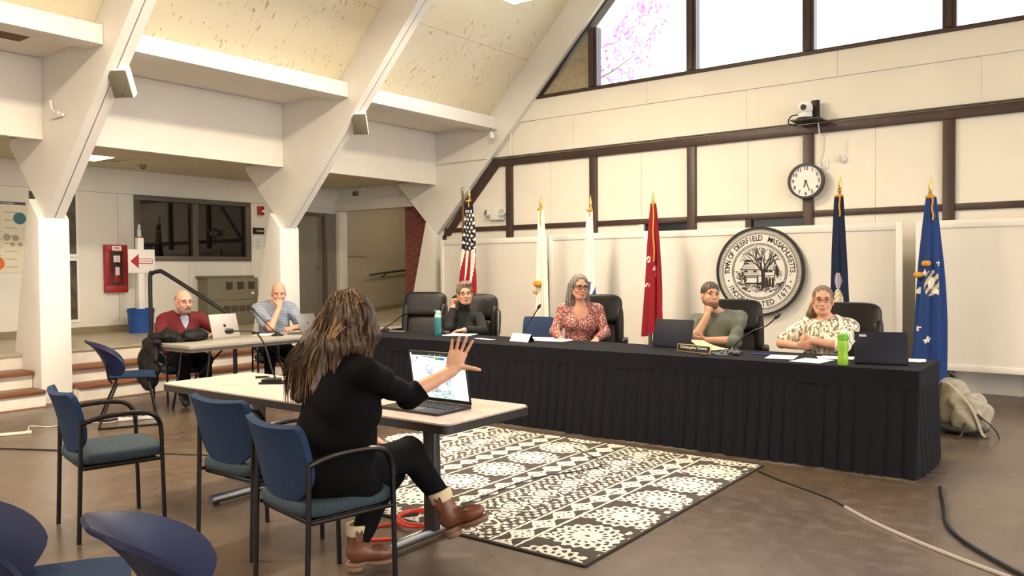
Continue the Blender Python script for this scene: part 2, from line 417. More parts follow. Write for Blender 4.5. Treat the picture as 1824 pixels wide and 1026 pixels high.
for k in range(-4, 5):
    mx = k*1.63; top = C-abs(mx)-.12
    MB().box2(mx-.075, mx+.075, Y0-.03, Y0+.11, 4.30, top).build('mullion', M_brown, gw, False)
    MB().box2(mx-.025, mx+.025, Y0-.06, Y0-.03, 4.30, top).build('mullion_bead', M_brown, gw, False)
n = 0
for k in range(-5, 5):
    a, b = k*1.63+.075, (k+1)*1.63-.075
    if k == -5: a = -7.53
    if k == 4: b = 7.53
    ta, tb = C-abs(a)-.12, C-abs(b)-.12
    poly = [(a, 4.30), (b, 4.30), (b, max(4.301, tb)), (a, max(4.301, ta))]
    n += 1
    w = struct('window_%d' % n, 'tall overexposed gable window pane, number %d from the sloping rafter' % n)
    MB().prism(poly, 1, Y0+.03, Y0+.04).build('pane', M_ply if k == -5 else M_glass, w, False)
# outside: overhanging eave
for s in (-1, 1):
    poly = [(-9.6, 2.24), (0, 11.84), (0, 12.6), (-9.6, 3.0)]
    if s > 0: poly = [(-x, z) for x, z in poly]
    sbuild(MB().prism(poly, 1, 10.95, 11.42), 'eave_overhang', M_frame, None, 'roof eave overhanging outside the gable window', smooth=False)

# ------------------------------------------------------------------ wing wall with interior window, door, passage
ww = struct('wall_left', 'cream panelled wall at the back of the raised platform')
X0 = -12.5
MB().box2(X0-.12, X0-.03, -6, 6.62, .5, 3.2).build('backing', M_wing, ww, False)
MB().box2(X0-.12, X0-.03, 8.76, 9.35, .5, 3.2).build('backing', M_wing, ww, False)
MB().box2(X0-.12, X0-.03, 6.62, 8.76, .5, 1.67).build('backing', M_wing, ww, False)
MB().box2(X0-.12, X0-.03, 6.62, 8.76, 2.72, 3.2).build('backing', M_wing, ww, False)
MB().box2(X0-.12, X0-.03, 9.35, 10.8, 2.62, 3.2).build('backing', M_wing, ww, False)
ys = [-6, -1, 2.7, 3.92, 5.14, 6.36, 6.62]
for a, b in zip(ys, ys[1:]): MB().box2(X0-.03, X0, a+.003, b-.003, .56, 2.72).build('panel', M_wing, ww, False)
for a, b in ((6.62, 7.55), (7.55, 8.70), (8.70, 8.76)): MB().box2(X0-.03, X0, a+.003, b-.003, .56, 1.67).build('panel', M_wing, ww, False)
MB().box2(X0-.03, X0, 8.763, 9.347, .56, 2.72).build('panel', M_wing, ww, False)
MB().box2(X0-.035, X0+.003, -6, 10.8, 2.725, 3.11).build('bulkhead', M_wing, ww, False)
M_base = mat('baseboard_tan', '#8b7f66', .5)
sbuild(MB().box2(X0+.001, X0+.015, -6, 9.35, .56, .67), 'baseboard_left', M_base, None, 'tan baseboard along the platform wall')
w = struct('window_11', 'dark interior window in a taupe metal frame above the wall heater')
for (a, b, c, d) in ((6.62, 8.76, 2.64, 2.72), (6.62, 8.76, 1.67, 1.75), (6.62, 6.72, 1.75, 2.64), (8.66, 8.76, 1.75, 2.64), (7.62, 7.72, 1.75, 2.64)):
    MB().box2(X0-.1, X0+.03, a, b, c, d).build('window_frame', M_taupe, w, bevel=.004)
for a, b in ((6.72, 7.62), (7.72, 8.66)): MB().box2(X0-.05, X0-.045, a, b, 1.75, 2.64).build('pane', M_dglass, w, False)
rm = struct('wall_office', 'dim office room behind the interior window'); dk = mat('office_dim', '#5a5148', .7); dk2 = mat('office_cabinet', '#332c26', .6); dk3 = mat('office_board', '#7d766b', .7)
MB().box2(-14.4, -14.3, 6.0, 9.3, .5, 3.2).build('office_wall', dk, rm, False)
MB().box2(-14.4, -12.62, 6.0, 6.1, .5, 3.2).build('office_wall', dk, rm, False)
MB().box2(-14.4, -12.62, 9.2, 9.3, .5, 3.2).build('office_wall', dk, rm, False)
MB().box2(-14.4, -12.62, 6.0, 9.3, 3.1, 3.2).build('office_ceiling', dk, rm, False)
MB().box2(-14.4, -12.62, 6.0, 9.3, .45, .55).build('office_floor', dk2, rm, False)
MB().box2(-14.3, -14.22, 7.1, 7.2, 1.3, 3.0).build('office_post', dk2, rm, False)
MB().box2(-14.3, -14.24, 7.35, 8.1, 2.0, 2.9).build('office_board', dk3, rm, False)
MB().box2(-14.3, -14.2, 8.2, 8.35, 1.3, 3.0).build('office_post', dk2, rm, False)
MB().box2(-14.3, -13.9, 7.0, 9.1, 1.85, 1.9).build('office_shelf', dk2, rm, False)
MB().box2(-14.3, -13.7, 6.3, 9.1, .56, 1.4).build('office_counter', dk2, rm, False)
d = struct('door_1', 'grey flush door in the platform wall beside the ramp passage')
MB().box2(X0-.08, X0-.03, 9.42, 10.42, .56, 2.56).build('door_leaf', M_door, d, bevel=.004)
for (a, b, c, e) in ((9.35, 9.42, .56, 2.62), (10.42, 10.5, .56, 2.62), (9.42, 10.42, 2.56, 2.62)): MB().box2(X0-.1, X0+.02, a, b, c, e).build('door_frame', M_taupe, d, bevel=.004)
MB().box2(X0-.1, X0, 10.5, 10.8, .56, 2.62).build('side_panel', M_door, d, False)
MB().tube([(X0-.03, 10.36, 1.56), (X0+.04, 10.36, 1.56), (X0+.045, 10.25, 1.56)], .011, 6).build('door_handle', M_steel, d)
pe = struct('wall_passage', 'white portal to the ramp passage beside the brick pier')
MB().box2(-12.68, -12.4, 10.75, 10.95, .56, 2.66).build('jamb', M_wing, pe, bevel=.005)
MB().box2(-12.68, -10.2, 10.72, 10.95, 2.66, 2.86).build('header', M_wing, pe, bevel=.005)
MB().box2(-12.68, -10.0, 10.8, 10.95, 2.86, 3.2).build('wall_above', M_wing, pe, False)
MB().box2(-13.1, -13.0, 10.8, 17, .3, 3.2).build('passage_side', M_passage, pe, False)
MB().box2(-13.1, -10.0, 16.9, 17, .3, 3.2).build('passage_end', M_passage, pe, False)
MB().box2(-10.2, -10.1, 10.95, 17, .3, 3.2).build('passage_side', M_passage, pe, False)
MB().box2(-13.1, -10.0, 10.95, 17, 2.95, 3.2).build('passage_ceiling', M_passage, pe, False)
MB().box2(-13.0, -12.985, 11.2, 12.0, 1.78, 1.79).build('wall_seam', M_base, pe, False)
MB().prism([(12.0, .56), (17, .96), (17, 1.06), (12.0, .66)], 0, -13.0, -12.985).build('passage_baseboard', M_base, pe, False)
bp_ = struct('brick_pier', 'red brick pier at the edge of the ramp passage'); bp_['kind'] = 'structure'
MB().box2(-10.64, -10.02, 10.83, 10.95, .56, 2.66).build('mortar_bed', M_mortar, bp_, False)
bme = None
for i in range(30):
    z0 = .565+i*.0700
    for k in range(-1, 3):
        x0 = -10.65+k*.215+(.107 if i % 2 else 0); x1 = min(x0+.203, -10.05); x0 = max(x0, -10.652)
        if x1-x0 < .04: continue
        if x1-x0 > .2 and bme:
            o = bpy.data.objects.new('brick', bme); col.objects.link(o); o.parent = bp_
        else:
            o = MB().box((0, 0, 0), (x1-x0, .1, .058)).build('brick', M_brick, bp_, False)
            if x1-x0 > .2: bme = o.data
        o.location = ((x0+x1)/2, 10.865+random.uniform(-.003, .003), z0+.03)
hr = thing('wall_handrail', 'dark handrail on brackets climbing beside the ramp', 'handrail')
MB().tube([(-12.9, 12.0, 1.38), (-12.88, 12.06, 1.40), (-12.88, 15.5, 1.69)], .022, 8).build('rail', M_black, hr)
for yy in (12.45, 14.5): MB().tube([(-12.88, yy, 1.41+(yy-12)*.085), (-12.9, yy, 1.33+(yy-12)*.085), (-13.0, yy, 1.31+(yy-12)*.085)], .014, 6).build('bracket', M_black, hr)
# ------------------------------------------------------------------ pendant lamps
M_lampbox = mat('lamp_housing', '#dcd8cf', .5)
M_diff = mat('lamp_diffuser', '#fff3dc', .6, emit='#ffe3b4', estr=7)
def pendant(x, y, z, label):
    t = thing('pendant_lamp', label, 'lamp', (x, y, z), 0, 'pendant lamps under the roof')
    MB().box((0, 0, .06), (.6, 1.2, .1)).build('housing', M_lampbox, t, bevel=.01)
    MB().box((0, 0, .0), (.58, 1.18, .03)).build('diffuser', M_diff, t, bevel=.01)
    top = 12.5-abs(x)-z
    for s in (-.5, .5): MB().tube([(0, s, .1), (0, s, top)], .008, 6).build('rod', M_steel, t)
    l = bpy.data.lights.new('lamp_light', 'AREA'); l.shape = 'RECTANGLE'; l.size = .56; l.size_y = 1.16; l.energy = LAMP_W; l.color = (1, .85, .64)
    lo = bpy.data.objects.new('lamp_light', l); col.objects.link(lo); lo.parent = t; lo.location = (0, 0, -.02)
    u = bpy.data.lights.new('lamp_uplight', 'AREA'); u.shape = 'RECTANGLE'; u.size = .56; u.size_y = 1.16; u.energy = LAMP_W*.15; u.color = (1, .85, .64)
    uo = bpy.data.objects.new('lamp_uplight', u); col.objects.link(uo); uo.parent = t; uo.location = (0, 0, .13); uo.rotation_euler = (PI, 0, 0)
    return t
names = {(-1, 0): 'pendant lamp whose lower corner shows at the top of the picture'}
for sx in (-1, 1):
    for i, y in enumerate((7.27, 3.99, .71, -2.57, -5.85)):
        pendant(sx*5.58, y, 4.7, names.get((sx, i), 'pendant lamp of the %s row hanging %s' % ('platform side' if sx < 0 else 'glazed side', ['by the end wall', 'between the first and second bent', 'above the audience chairs', 'behind the viewer', 'by the rear gable'][i])))
M_troff = mat('troffer_diffuser', '#fff6e4', .6, emit='#ffe9c4', estr=4)
for (x, y), lb in zip(lights_at, ('flush ceiling light panel over the fire cabinet', 'flush ceiling light panel near the ramp passage')):
    t = thing('ceiling_light', lb, 'light', (x, y, 3.1), 0, 'flush lights in the platform ceiling')
    MB().box((0, 0, .01), (.64, .62, .03)).build('frame', M_lampbox, t, bevel=.004)
    MB().box((0, 0, -.006), (.56, .54, .01)).build('diffuser', M_troff, t, False)

def fill_lamp(name, label, x, y, z, w):  # out-of-view lamp with a point light, added only to lift a dark room
    t = thing(name, label, 'light', (x, y, z)); MB().lathe([(.14, 0), (.14, -.03), (.11, -.06), (.0, -.065)], 20).build('globe', M_troff, t); MB().lathe([(.15, .0), (.15, .012)], 20).build('ceiling_plate', M_lampbox, t)
    l = bpy.data.lights.new('lamp_light', 'POINT'); l.energy = w; l.shadow_soft_size = .1; l.color = (1, .86, .66); o = bpy.data.objects.new('lamp_light', l); col.objects.link(o); o.parent = t; o.location = (0, 0, -.18)
fill_lamp('office_fill_lamp', 'unseen round lamp added to brighten the dim office behind the interior window', -13.4, 7.6, 3.085, 9)  # added lamp, out of view; keeps the office behind the glass from going black
fill_lamp('passage_fill_lamp', 'unseen round lamp added to brighten the ramp passage', -11.6, 12.6, 2.935, 16)  # added lamp, out of view; brightens the passage walls and ramp
# ------------------------------------------------------------------ chairs
M_bfab = mat('blue_fabric', '#1c2f4c', .85, noise=.18, nscale=60, bump=.3, bscale=400, spec=.25)
M_bfab2 = mat('seat_fabric', '#333f48', .85, noise=.18, nscale=60, bump=.3, bscale=400, spec=.25)
M_bplast = mat('blue_shell_plastic', '#131a3c', .45, noise=.06, spec=.3)
M_ctube = mat('chair_tube', '#1b1817', .3, metal=.5)
M_leather = mat('black_leather', '#100e0f', .36, noise=.2, nscale=5, bump=.25, bscale=90, spec=.4)
M_navy = mat('navy_fabric', '#22355c', .8)
def back_fn(hw, z0, z1, y0, lean, wrap, dip=0.0):
    def fn(u, v):
        s = 2*u-1; w = hw*(1-(1-min(1, (v*.985+.015)/.55))**2.4)**.55
        if v > .9: w *= 1-.5*((v-.9)/.1)**2*.16
        return (s*w, y0-lean*v-.02*v**4+wrap*(s*w/hw)**2, z0+(z1-z0)*v - dip*(1-s*s)*v**3)
    return fn
def guest_chair(label, loc, rz, group=None):
    t = thing('arm_chair', label, 'chair', loc, rz, group)
    MB().sq((0, .01, .455), (.49, .49, .085), .45, .4, 28, 10).build('seat', M_bfab2, t, ang=80)
    MB().box((0, 0, .405), (.44, .40, .025)).build('seat_pan', M_ctube, t, bevel=.008)
    MB().shell(back_fn(.24, .47, .84, -.19, .07, .045, .012), 17, 15, .035).build('backrest', M_bfab, t, ang=70)
    for s in (-1, 1):
        MB().tube(smooth_path([(s*.245, -.23, 0), (s*.245, -.215, .45), (s*.245, -.21, .67)]), .0125, 8).build('leg', M_ctube, t)
        MB().tube([(s*.25, .225, 0), (s*.25, .215, .55)], .0125, 8).build('leg', M_ctube, t)
        MB().tube(smooth_path([(s*.245, -.21, .66), (s*.255, -.1, .69), (s*.26, .06, .695), (s*.258, .16, .675), (s*.252, .205, .62), (s*.25, .215, .545)], 5), .014, 8).build('armrest', M_ctube, t)
        MB().tube([(s*.245, -.2, .41), (s*.25, .21, .41)], .01, 6).build('side_rail', M_ctube, t)
    return t
def shell_chair(label, loc, rz, group=None, k=1.0):
    t = thing('shell_chair', label, 'chair', loc, rz, group)
    def bf(u, v):
        s = 2*u-1; q = max(0, (v-.35)/.65); w = .245*k*(.62+.38*math.sin(min(1, v/.4)*PI/2))*(1-.9*q**2.6)**.5
        return (s*w, -.19-.07*v-.13*v**3+.17*(s*w/.245)**2, .46+.39*v-.02*abs(s)*v)
    MB().shell(bf, 19, 15, .018).build('backrest', M_bplast, t, ang=70)
    def sf(u, v):
        s = 2*u-1; return (s*.225*k, -.2+.42*v, .455+.03*s*s+.02*(v-.6)**2-.03*max(0, v-.75)*4*.5)
    MB().shell(sf, 13, 11, .02).build('seat', M_bfab, t, ang=70)
    for s in (-1, 1):
        MB().tube([(s*.12, -.22, .62), (s*.14, -.2, .47), (s*.16, -.17, .43)], .011, 6).build('back_support', M_ctube, t)
        MB().tube(smooth_path([(s*.17, -.12, .435), (s*.2, -.22, .2), (s*.215, -.285, .03), (s*.215, -.265, .012), (s*.215, 0, .012), (s*.215, .2, .012), (s*.21, .225, .03), (s*.2, .19, .25), (s*.18, .15, .435)], 4), .011, 7).build('sled_leg', M_ctube, t)
    return t
def exec_chair(label, loc, rz, raised=0, w=.56, h=1.2):
    t = thing('executive_chair', label, 'chair', loc, rz, 'black executive chairs at the board table')
    MB().sq((0, .02, .47), (.54, .52, .14), .5, .45).build('seat', M_leather, t, ang=80)
    rot = rotm(10)
    MB().sq((0, -.30, h-.17), (w, .15, .34), .45, .38, 32, 18, rot).build('headrest', M_leather, t, ang=80)
    MB().sq((0, -.265, h-.52), (w*.95, .17, .42), .5, .4, 32, 18, rot).build('backrest', M_leather, t, ang=80)
    for s in (-1, 1): MB().sq((s*w*.44, -.265, h-.42), (.10, .19, .56), .5, .6, 16, 14, rot).build('side_bolster', M_leather, t, ang=80)
    MB().box((0, -.345, h-.36), (w*.9, .04, .6), rot).build('back_shell', M_black, t, bevel=.015)
    for s in (-1, 1):
        if raised == s:
            MB().sq((s*.35, -.12, .82), (.07, .1, .34), .5, .5, 16, 10, rotm(12)).build('armrest', M_leather, t, ang=80)
            MB().tube([(s*.36, -.05, .45), (s*.37, -.06, .97)], .022, 8).build('arm_post', M_steel, t)
        else:
            MB().sq((s*.31, -.02, .70), (.085, .34, .06), .5, .5, 16, 10).build('armrest', M_leather, t, ang=80)
            MB().tube(smooth_path([(s*.27, .1, .45), (s*.32, .14, .56), (s*.315, .08, .675), (s*.31, -.1, .68), (s*.30, -.2, .6)], 4), .016, 7).build('arm_post', M_chrome, t)
    MB().lathe([(.03, .10), (.03, .4)], 12).build('gas_column', M_black, t)
    for i in range(5):
        a = i*72; e = (math.cos(R(a))*.29, math.sin(R(a))*.29)
        MB().tube([(0, 0, .12), (e[0], e[1], .075)], [.03, .018], 6).build('base_leg', M_black, t)
        MB().lathe([(.0, -.015), (.025, -.015), (.028, 0), (.025, .015), (0, .015)], 10, (e[0], e[1], .029), rotm(90, 0, a)).build('caster', M_black, t)
    return t

# ------------------------------------------------------------------ tables
M_lam = mat('beige_laminate', '#bfaaa0', .45, noise=.05, nscale=30)
M_edge = mat('dark_edge_band', '#241e1c', .45)
M_grayt = mat('grey_table_top', '#9b948a', .5, noise=.06, nscale=30)
M_graye = mat('grey_table_edge', '#6f685f', .5)
def round_rect(x0, x1, y0, y1, r, n=5):
    P = []
    for cx, cy, a in ((x1-r, y1-r, 0), (x0+r, y1-r, 90), (x0+r, y0+r, 180), (x1-r, y0+r, 270)):
        for i in range(n+1): P.append((cx+r*math.cos(R(a+90*i/n)), cy+r*math.sin(R(a+90*i/n))))
    return P
t = thing('presenter_table', 'long beige laminate table with dark edge where the presenter sits', 'table', (-3.915, 3.28, 0))
MB().prism(round_rect(-1.305, 1.305, -.355, .355, .06), 2, .69, .732).build('edge_band', M_edge, t, ang=30)
MB().prism(round_rect(-1.298, 1.298, -.348, .348, .055), 2, .725, .74).build('tabletop', M_lam, t, ang=30)
MB().box((0, 0, .675), (2.0, .06, .03)).build('stretcher', M_edge, t)
for x in (-.70, .87):
    MB().box((x, 0, .365), (.085, .055, .63)).build('leg', M_edge, t, bevel=.012)
    MB().tube([(x, -.37, .043), (x, .33, .043)], .03, 12).build('foot', M_steel, t)
    MB().box((x, 0, .675), (.06, .5, .03)).build('bracket', M_edge, t)
    for s in (-.33, .29): MB().lathe([(.018, .0115 if s > 0 else 0), (.018, .016)], 8, (x, s, 0)).build('glide', M_black, t)
t = thing('folding_table', 'grey folding table in front of the man in the red sweater', 'table', (-7.91, 5.46, 0))
MB().prism(round_rect(-.37, .37, -.91, .91, .04), 2, .70, .74).build('tabletop', M_grayt, t, bevel=.008)
MB().prism(round_rect(-.35, .35, -.89, .89, .03), 2, .665, .70).build('apron', M_graye, t)
for sy in (-1, 1):
    for sx in (-1, 1):
        MB().tube(smooth_path([(sx*.27, sy*.62, .68), (sx*.27, sy*.66, .4), (sx*.25, sy*.70, .25), (sx*.30, sy*.72, 0)], 4), .014, 7).build('leg', M_blackm, t)
    MB().tube([(-.25, sy*.69, .3), (.25, sy*.69, .3)], .011, 6).build('crossbar', M_blackm, t)
    MB().tube([(0, sy*.69, .3), (0, sy*.25, .67)], .01, 6).build('brace', M_blackm, t)
# black draped board table
M_cloth = mat('black_tablecloth', '#13131a', .85, noise=.12, nscale=40, bump=.15, bscale=300, spec=.2)
t = thing('board_table', 'long board table hidden under the black cloth', 'table')
MB().box2(-7.42, -1.16, 6.26, 6.98, .71, .745).build('tabletop', M_grayt, t, bevel=.004)
for x in (-7.1, -5.0, -3.3, -1.5):
    for y in (6.36, 6.88): MB().tube([(x, y, 0), (x, y, .71)], .015, 6).build('leg', M_blackm, t)
t = thing('tablecloth', 'black pleated cloth skirting the long board table', 'tablecloth')
def clothtop(u, v): return (-7.46+u*6.34, 6.215+v*.79, .757+.002*math.sin(u*60)*math.sin(v*9+u*20))
MB().grid(clothtop, 90, 8).build('cloth_top', M_cloth, t)
path = [(-7.46, 6.99, 0), (-7.46, 6.21, 0), (-1.12, 6.21, 0), (-1.12, 7.0, 0)]
seg = [(Vector(path[i]), Vector(path[i+1])) for i in range(3)]; L = [(b-a).length for a, b in seg]; LT = sum(L)
def along(u):
    d = u*LT
    for (a, b), l in zip(seg, L):
        if d <= l+1e-9: p = a+(b-a)*(d/l); n = (b-a).normalized().cross(Vector((0, 0, 1))); return p, n, d
        d -= l
    return seg[-1][1], Vector((1, 0, 0)), 0
def band(u, v):
    p, n, d = along(u); w = .006*math.sin(u*LT*7)+.004*math.sin(u*LT*17); return p+n*(.004+w*v*.5)+Vector((0, 0, .757-.14*v))
MB().grid(band, 420, 4).build('valance', M_cloth, t)
rp = [random.uniform(-1, 1) for _ in range(400)]
def skirt(u, v):
    p, n, d = along(u); s = u*LT; k = s/.105+.25*math.sin(s*3.1)
    w = abs(math.sin(k*PI))**.6*.026+.008*math.sin(k*.47)*v+.006*math.sin(k*.9+rp[int(k) % 400]*.6)
    sp = .01+(.10 if abs(n.y) > .5 else .02)*v**1.2
    q = p+n*(-.02+sp*.9+w*(.5+.5*v))
    return q+Vector((0, 0, .64-.632*v))
MB().grid(skirt, 900, 12).build('skirt', M_cloth, t)

# ------------------------------------------------------------------ rug
def rug_mat():
    m, b, nt = new_mat('rug_pattern'); tc, x, y, z = coords(nt)   # object coords: x 0..-3.1 across, y 0..2.5
    fb = E(noise_sock(nt, tc, 60, 3, (1, 6, 1))); nn = E(noise_sock(nt, tc, 14, 3))
    wx = (E(noise_sock(nt, tc, 22, 2))-.5)*.035; wy = (E(noise_sock(nt, tc, 25, 2))-.5)*.035
    u = (x*-1.0)+wx*.6; y0_ = y; y = y+wy*.7
    def rosette(cx, cy, pr):   # cx offset, periodic pr along y
        dx = u-cx; dy = (y-cy).wrap(-pr/2, pr/2); r = (dx*dx+dy*dy).sqrt(); a = dy.atan2(dx)
        out = (r < (a*18).cos()*.012+.195)*(r > (a*18).cos()*.012+.165)
        ring = (((r-.028)*PI/.0245).cos()*.55+(a*16+r*40).cos()*.75 > -.45)*(r < .158)
        hole = (r > .014)
        petal = ((a*9).cos().abs()*.1+.035 > r)*(r > .02)
        return out.max(ring*hole).max(petal*(r < .07))
    pr = .435
    med = rosette(.225, .39, pr).max(rosette(1.555, .86, pr)).max(rosette(2.885, .39, pr))
    def line(c, w=.009): return ((u-c).abs() < w)
    lines = line(.455).max(line(.63)).max(line(1.12)).max(line(1.345)).max(line(1.765)).max(line(1.99)).max(line(2.48)).max(line(2.655))
    def chain(c, hw, p):  # oval chain with flower inside
        dx = (u-c)/hw; ph = y*(2*PI/p); e = (dx.abs()-(ph.cos()*.5+.5)*.85).abs() < .16
        dy = y.wrap(-p/2, p/2)-0.0; r = (((u-c)*(u-c))+(dy*dy)).sqrt(); a = dy.atan2(u-c)
        fl = r < (a*5).cos().abs()*.035+.03
        return e.max(fl*(r > .01))*((u-c).abs() < hw)
    ch = chain(.542, .075, .21).max(chain(2.567, .075, .21)).max(chain(1.232, .08, .19)).max(chain(1.877, .08, .19))
    def scroll(c, hw, p):   # flowered meander
        yy = y*(2*PI/p); w = (u-c-yy.sin()*hw*.55).abs() < .014
        dy = (y+p*.25).wrap(-p/2, p/2); dx = u-c-hw*.15; r = (dx*dx+dy*dy).sqrt(); a = dy.atan2(dx)
        f1 = (r < (a*8).cos()*.02+.095)*(((r*150).cos() > -.55).max(r < .02))
        dy2 = (y-p*.25).wrap(-p/2, p/2); dx2 = u-c+hw*.15; r2 = (dx2*dx2+dy2*dy2).sqrt(); a2 = dy2.atan2(dx2)
        f2 = (r2 < (a2*6).cos()*.025+.085)*(((r2*150+1.5).cos() > -.55))
        sm = ((y*(2*PI/.075)+wx*160).cos()*((u-c)*(2*PI/.07)+wy*160).cos() > .12)*((u-c).abs() > hw*.55)
        return w.max(f1).max(f2).max(sm)*((u-c).abs() < hw)
    sw = scroll(.875, .225, .34).max(scroll(2.235, .225, .34))
    edge = (((y*(2*PI/.16)).cos()*(u*(2*PI/.12)).cos() > .5)*((u-.045).abs() < .03))
    corner = (((y*(2*PI/pr)+PI*.8).cos() > .82)*((u*(2*PI/.06)).cos()*((y*(2*PI/.06)).cos()) > -.2))*(((u-.225).abs() > .15).min((u-.225).abs() < .22))
    pat = med.max(lines).max(ch).max(sw).max(edge).max(corner)
    pat = pat*(nn > .30)
    bd = (y0_ > .02)*(y0_ < 2.51)*(u > .015)
    c0 = mixcol(nt, fb, '#2b2522', '#5f554d'); c1 = mixcol(nt, fb, '#d8d0c0', '#f4eee2')
    nt.links.new(mixcol(nt, pat*bd, c0, c1), b.inputs['Base Color']); b.inputs['Roughness'].default_value = .95
    bp = nt.nodes.new('ShaderNodeBump'); bp.inputs['Strength'].default_value = .3; bp.inputs['Distance'].default_value = .004
    nt.links.new((pat+fb*.5).k, bp.inputs['Height']); nt.links.new(bp.outputs[0], b.inputs['Normal']); return m
M_rug = rug_mat(); M_rugedge = mat('rug_binding', '#2a2320', .95)
rug = thing('rug', 'charcoal rug with cream floral medallion bands in front of the board table', 'rug', (-2.13, 3.41, 0))
MB().box2(-3.08, 0, 0, 2.53, .001, .011).build('pile', M_rug, rug, bevel=.003)
for a, b in (((-3.08, 0), (0, 0)), ((0, 0), (0, 2.53)), ((0, 2.53), (-3.08, 2.53)), ((-3.08, 2.53), (-3.08, 0))): MB().tube([(*a, .007), (*b, .006)], .005, 6).build('binding', M_rugedge, rug)

# ------------------------------------------------------------------ place chairs
guest_chair('blue-grey armchair standing alone at the end of the presenter table', (-4.76, 2.35, 0), -12)
guest_chair('empty blue armchair tucked behind the presenter table beside the seated presenter', (-3.80, 2.70, 0), 0)
guest_chair('blue armchair the presenter is sitting on', (-2.97, 2.46, 0), -10)
for lb, p, rz in (('dark blue armchair under the man in the red sweater', (-8.72, 5.16, 0), -100), ('dark blue armchair under the man in the checked shirt', (-8.70, 6.44, 0), -116)):
    c_ = guest_chair(lb, p, rz); c_.scale = (1, 1, .84)
shell_chair('dark blue shell chair cut by the lower left corner of the picture', (-2.69, 1.14, 0), -28, 'blue shell chairs of the audience', 1.05)
shell_chair('dark blue shell chair in front whose backrest rises at the bottom edge', (-2.04, 1.37, 0), -28, 'blue shell chairs of the audience', 1.05)
shell_chair('blue shell chair by the end of the grey folding table', (-7.78, 4.06, 0), -26, 'blue shell chairs of the audience')
exec_chair('empty black leather executive chair behind the teal bottle', (-7.28, 7.62, 0), 205, w=.58)
exec_chair('black executive chair under the woman in the black turtleneck', (-6.5, 7.7, 0), 205, raised=-1, w=.62, h=1.18)
exec_chair('black executive chair under the woman in the floral blouse', (-4.62, 7.66, 0), 208, w=.56, h=1.2)
exec_chair('black executive chair under the man in the grey-green sweater', (-3.06, 7.66, 0), 200, w=.58, h=1.17)
exec_chair('black executive chair under the woman in the leaf-print shirt', (-1.98, 7.62, 0), 190, w=.58, h=1.16)
t = thing('side_chair', 'navy upholstered chair behind the board table beside the turtleneck woman', 'chair', (-5.92, 8.25, 0), 195)
MB().sq((0, 0, .44), (.46, .46, .08), .45, .4).build('seat', M_navy, t, ang=80)
MB().shell(back_fn(.2, .5, .88, -.19, .06, .03), 13, 11, .035).build('backrest', M_navy, t, ang=70)
for sx in (-1, 1):
    for sy in (-1, 1): MB().tube([(sx*.2, sy*.2, 0), (sx*.2, sy*.2, .62 if sy < 0 else .42)], .012, 7).build('leg', M_ctube, t)
# ------------------------------------------------------------------ folding partition screens
M_part = mat('partition_fabric', '#e9e4dc', .75, noise=.03, nscale=2, bump=.05, bscale=300)
M_partf = mat('partition_rail', '#f1eee8', .45)
def partition(x0, x1, y, z0, z1, label):
    t = thing('partition_screen', label, 'screen', ((x0+x1)/2, y, 0)); w = (x1-x0)/2
    MB().box2(-w+.06, w-.06, -.015, .015, z0+.06, z1-.06).build('panel', M_part, t, False)
    for s in (-1, 1): MB().box2(min(s*w, s*(w-.07)), max(s*w, s*(w-.07)), -.03, .03, z0, z1).build('stile', M_partf, t, bevel=.006)
    for a, b in ((z0, z0+.07), (z1-.09, z1)): MB().box2(-w+.07, w-.07, -.03, .03, a, b).build('rail', M_partf, t, bevel=.006)
    for s in (-1, 1):
        MB().box2(s*(w-.05)-.02, s*(w-.05)+.02, -.02, .02, .05, z0).build('leg', M_steel, t)
        MB().box2(s*(w-.05)-.03, s*(w-.05)+.03, -.25, .25, .02, .05).build('foot', M_steel, t, bevel=.006)
partition(-9.30, -7.10, 10.32, .30, 2.00, 'cream partition screen behind the striped flag')
partition(-7.06, -5.36, 10.34, .30, 2.02, 'cream partition screen behind the two white flags')
partition(-5.28, -2.04, 10.30, .30, 2.01, 'cream partition screen carrying the round town seal')
partition(-1.90, 1.1, 10.32, .30, 2.01, 'cream partition screen behind the grey backpack')

# ------------------------------------------------------------------ round seal
M_sealbg = mat('seal_cream', '#e2dfd9', .6); M_ink = mat('seal_ink', '#211c1d', .6)
sl = thing('town_seal', 'round black and cream town seal hanging on the partition', 'seal', (-3.72, 10.235, 1.44))
RS = .575
def disc(r0, r1, y0, y1, n=72):
    m = MB(); pr = []
    for k in range(n):
        a = 2*PI*k/n; pr.append((math.cos(a), math.sin(a)))
    vs = [(r*c, y, r*s_) for y in (y0, y1) for r in (r0, r1) for c, s_ in pr]; fs = []
    for k in range(n):
        j = (k+1) % n
        fs += [(k, j, n+j, n+k), (2*n+k, 3*n+k, 3*n+j, 2*n+j), (n+k, n+j, 3*n+j, 3*n+k), (k, 2*n+k, 2*n+j, j)]
    return m.add(vs, fs)
disc(.001, RS-.02, -.012, .02).build('backing_disc', M_sealbg, sl)
disc(RS-.03, RS, -.03, .025).build('rim', M_ink, sl)
for r, w in ((.495, .003), (.482, .003), (.362, .003), (.340, .003)): disc(r-w, r+w, -.0145, -.012).build('ring', M_ink, sl)
rope = MB()
for k in range(150):
    a = 2*PI*k/150; c, s_ = math.cos(a), math.sin(a); c2, s2 = math.cos(a+.035), math.sin(a+.035); d = .012
    rope.add([(.502*c, -.0145, .502*s_), (.502*math.cos(a+d), -.0145, .502*math.sin(a+d)), (.544*math.cos(a+.05+d), -.0145, .544*math.sin(a+.05+d)), (.544*math.cos(a+.05), -.0145, .544*math.sin(a+.05))], [(0, 1, 2, 3)])
rope.build('rope_border', M_ink, sl, False)
ro2 = MB()
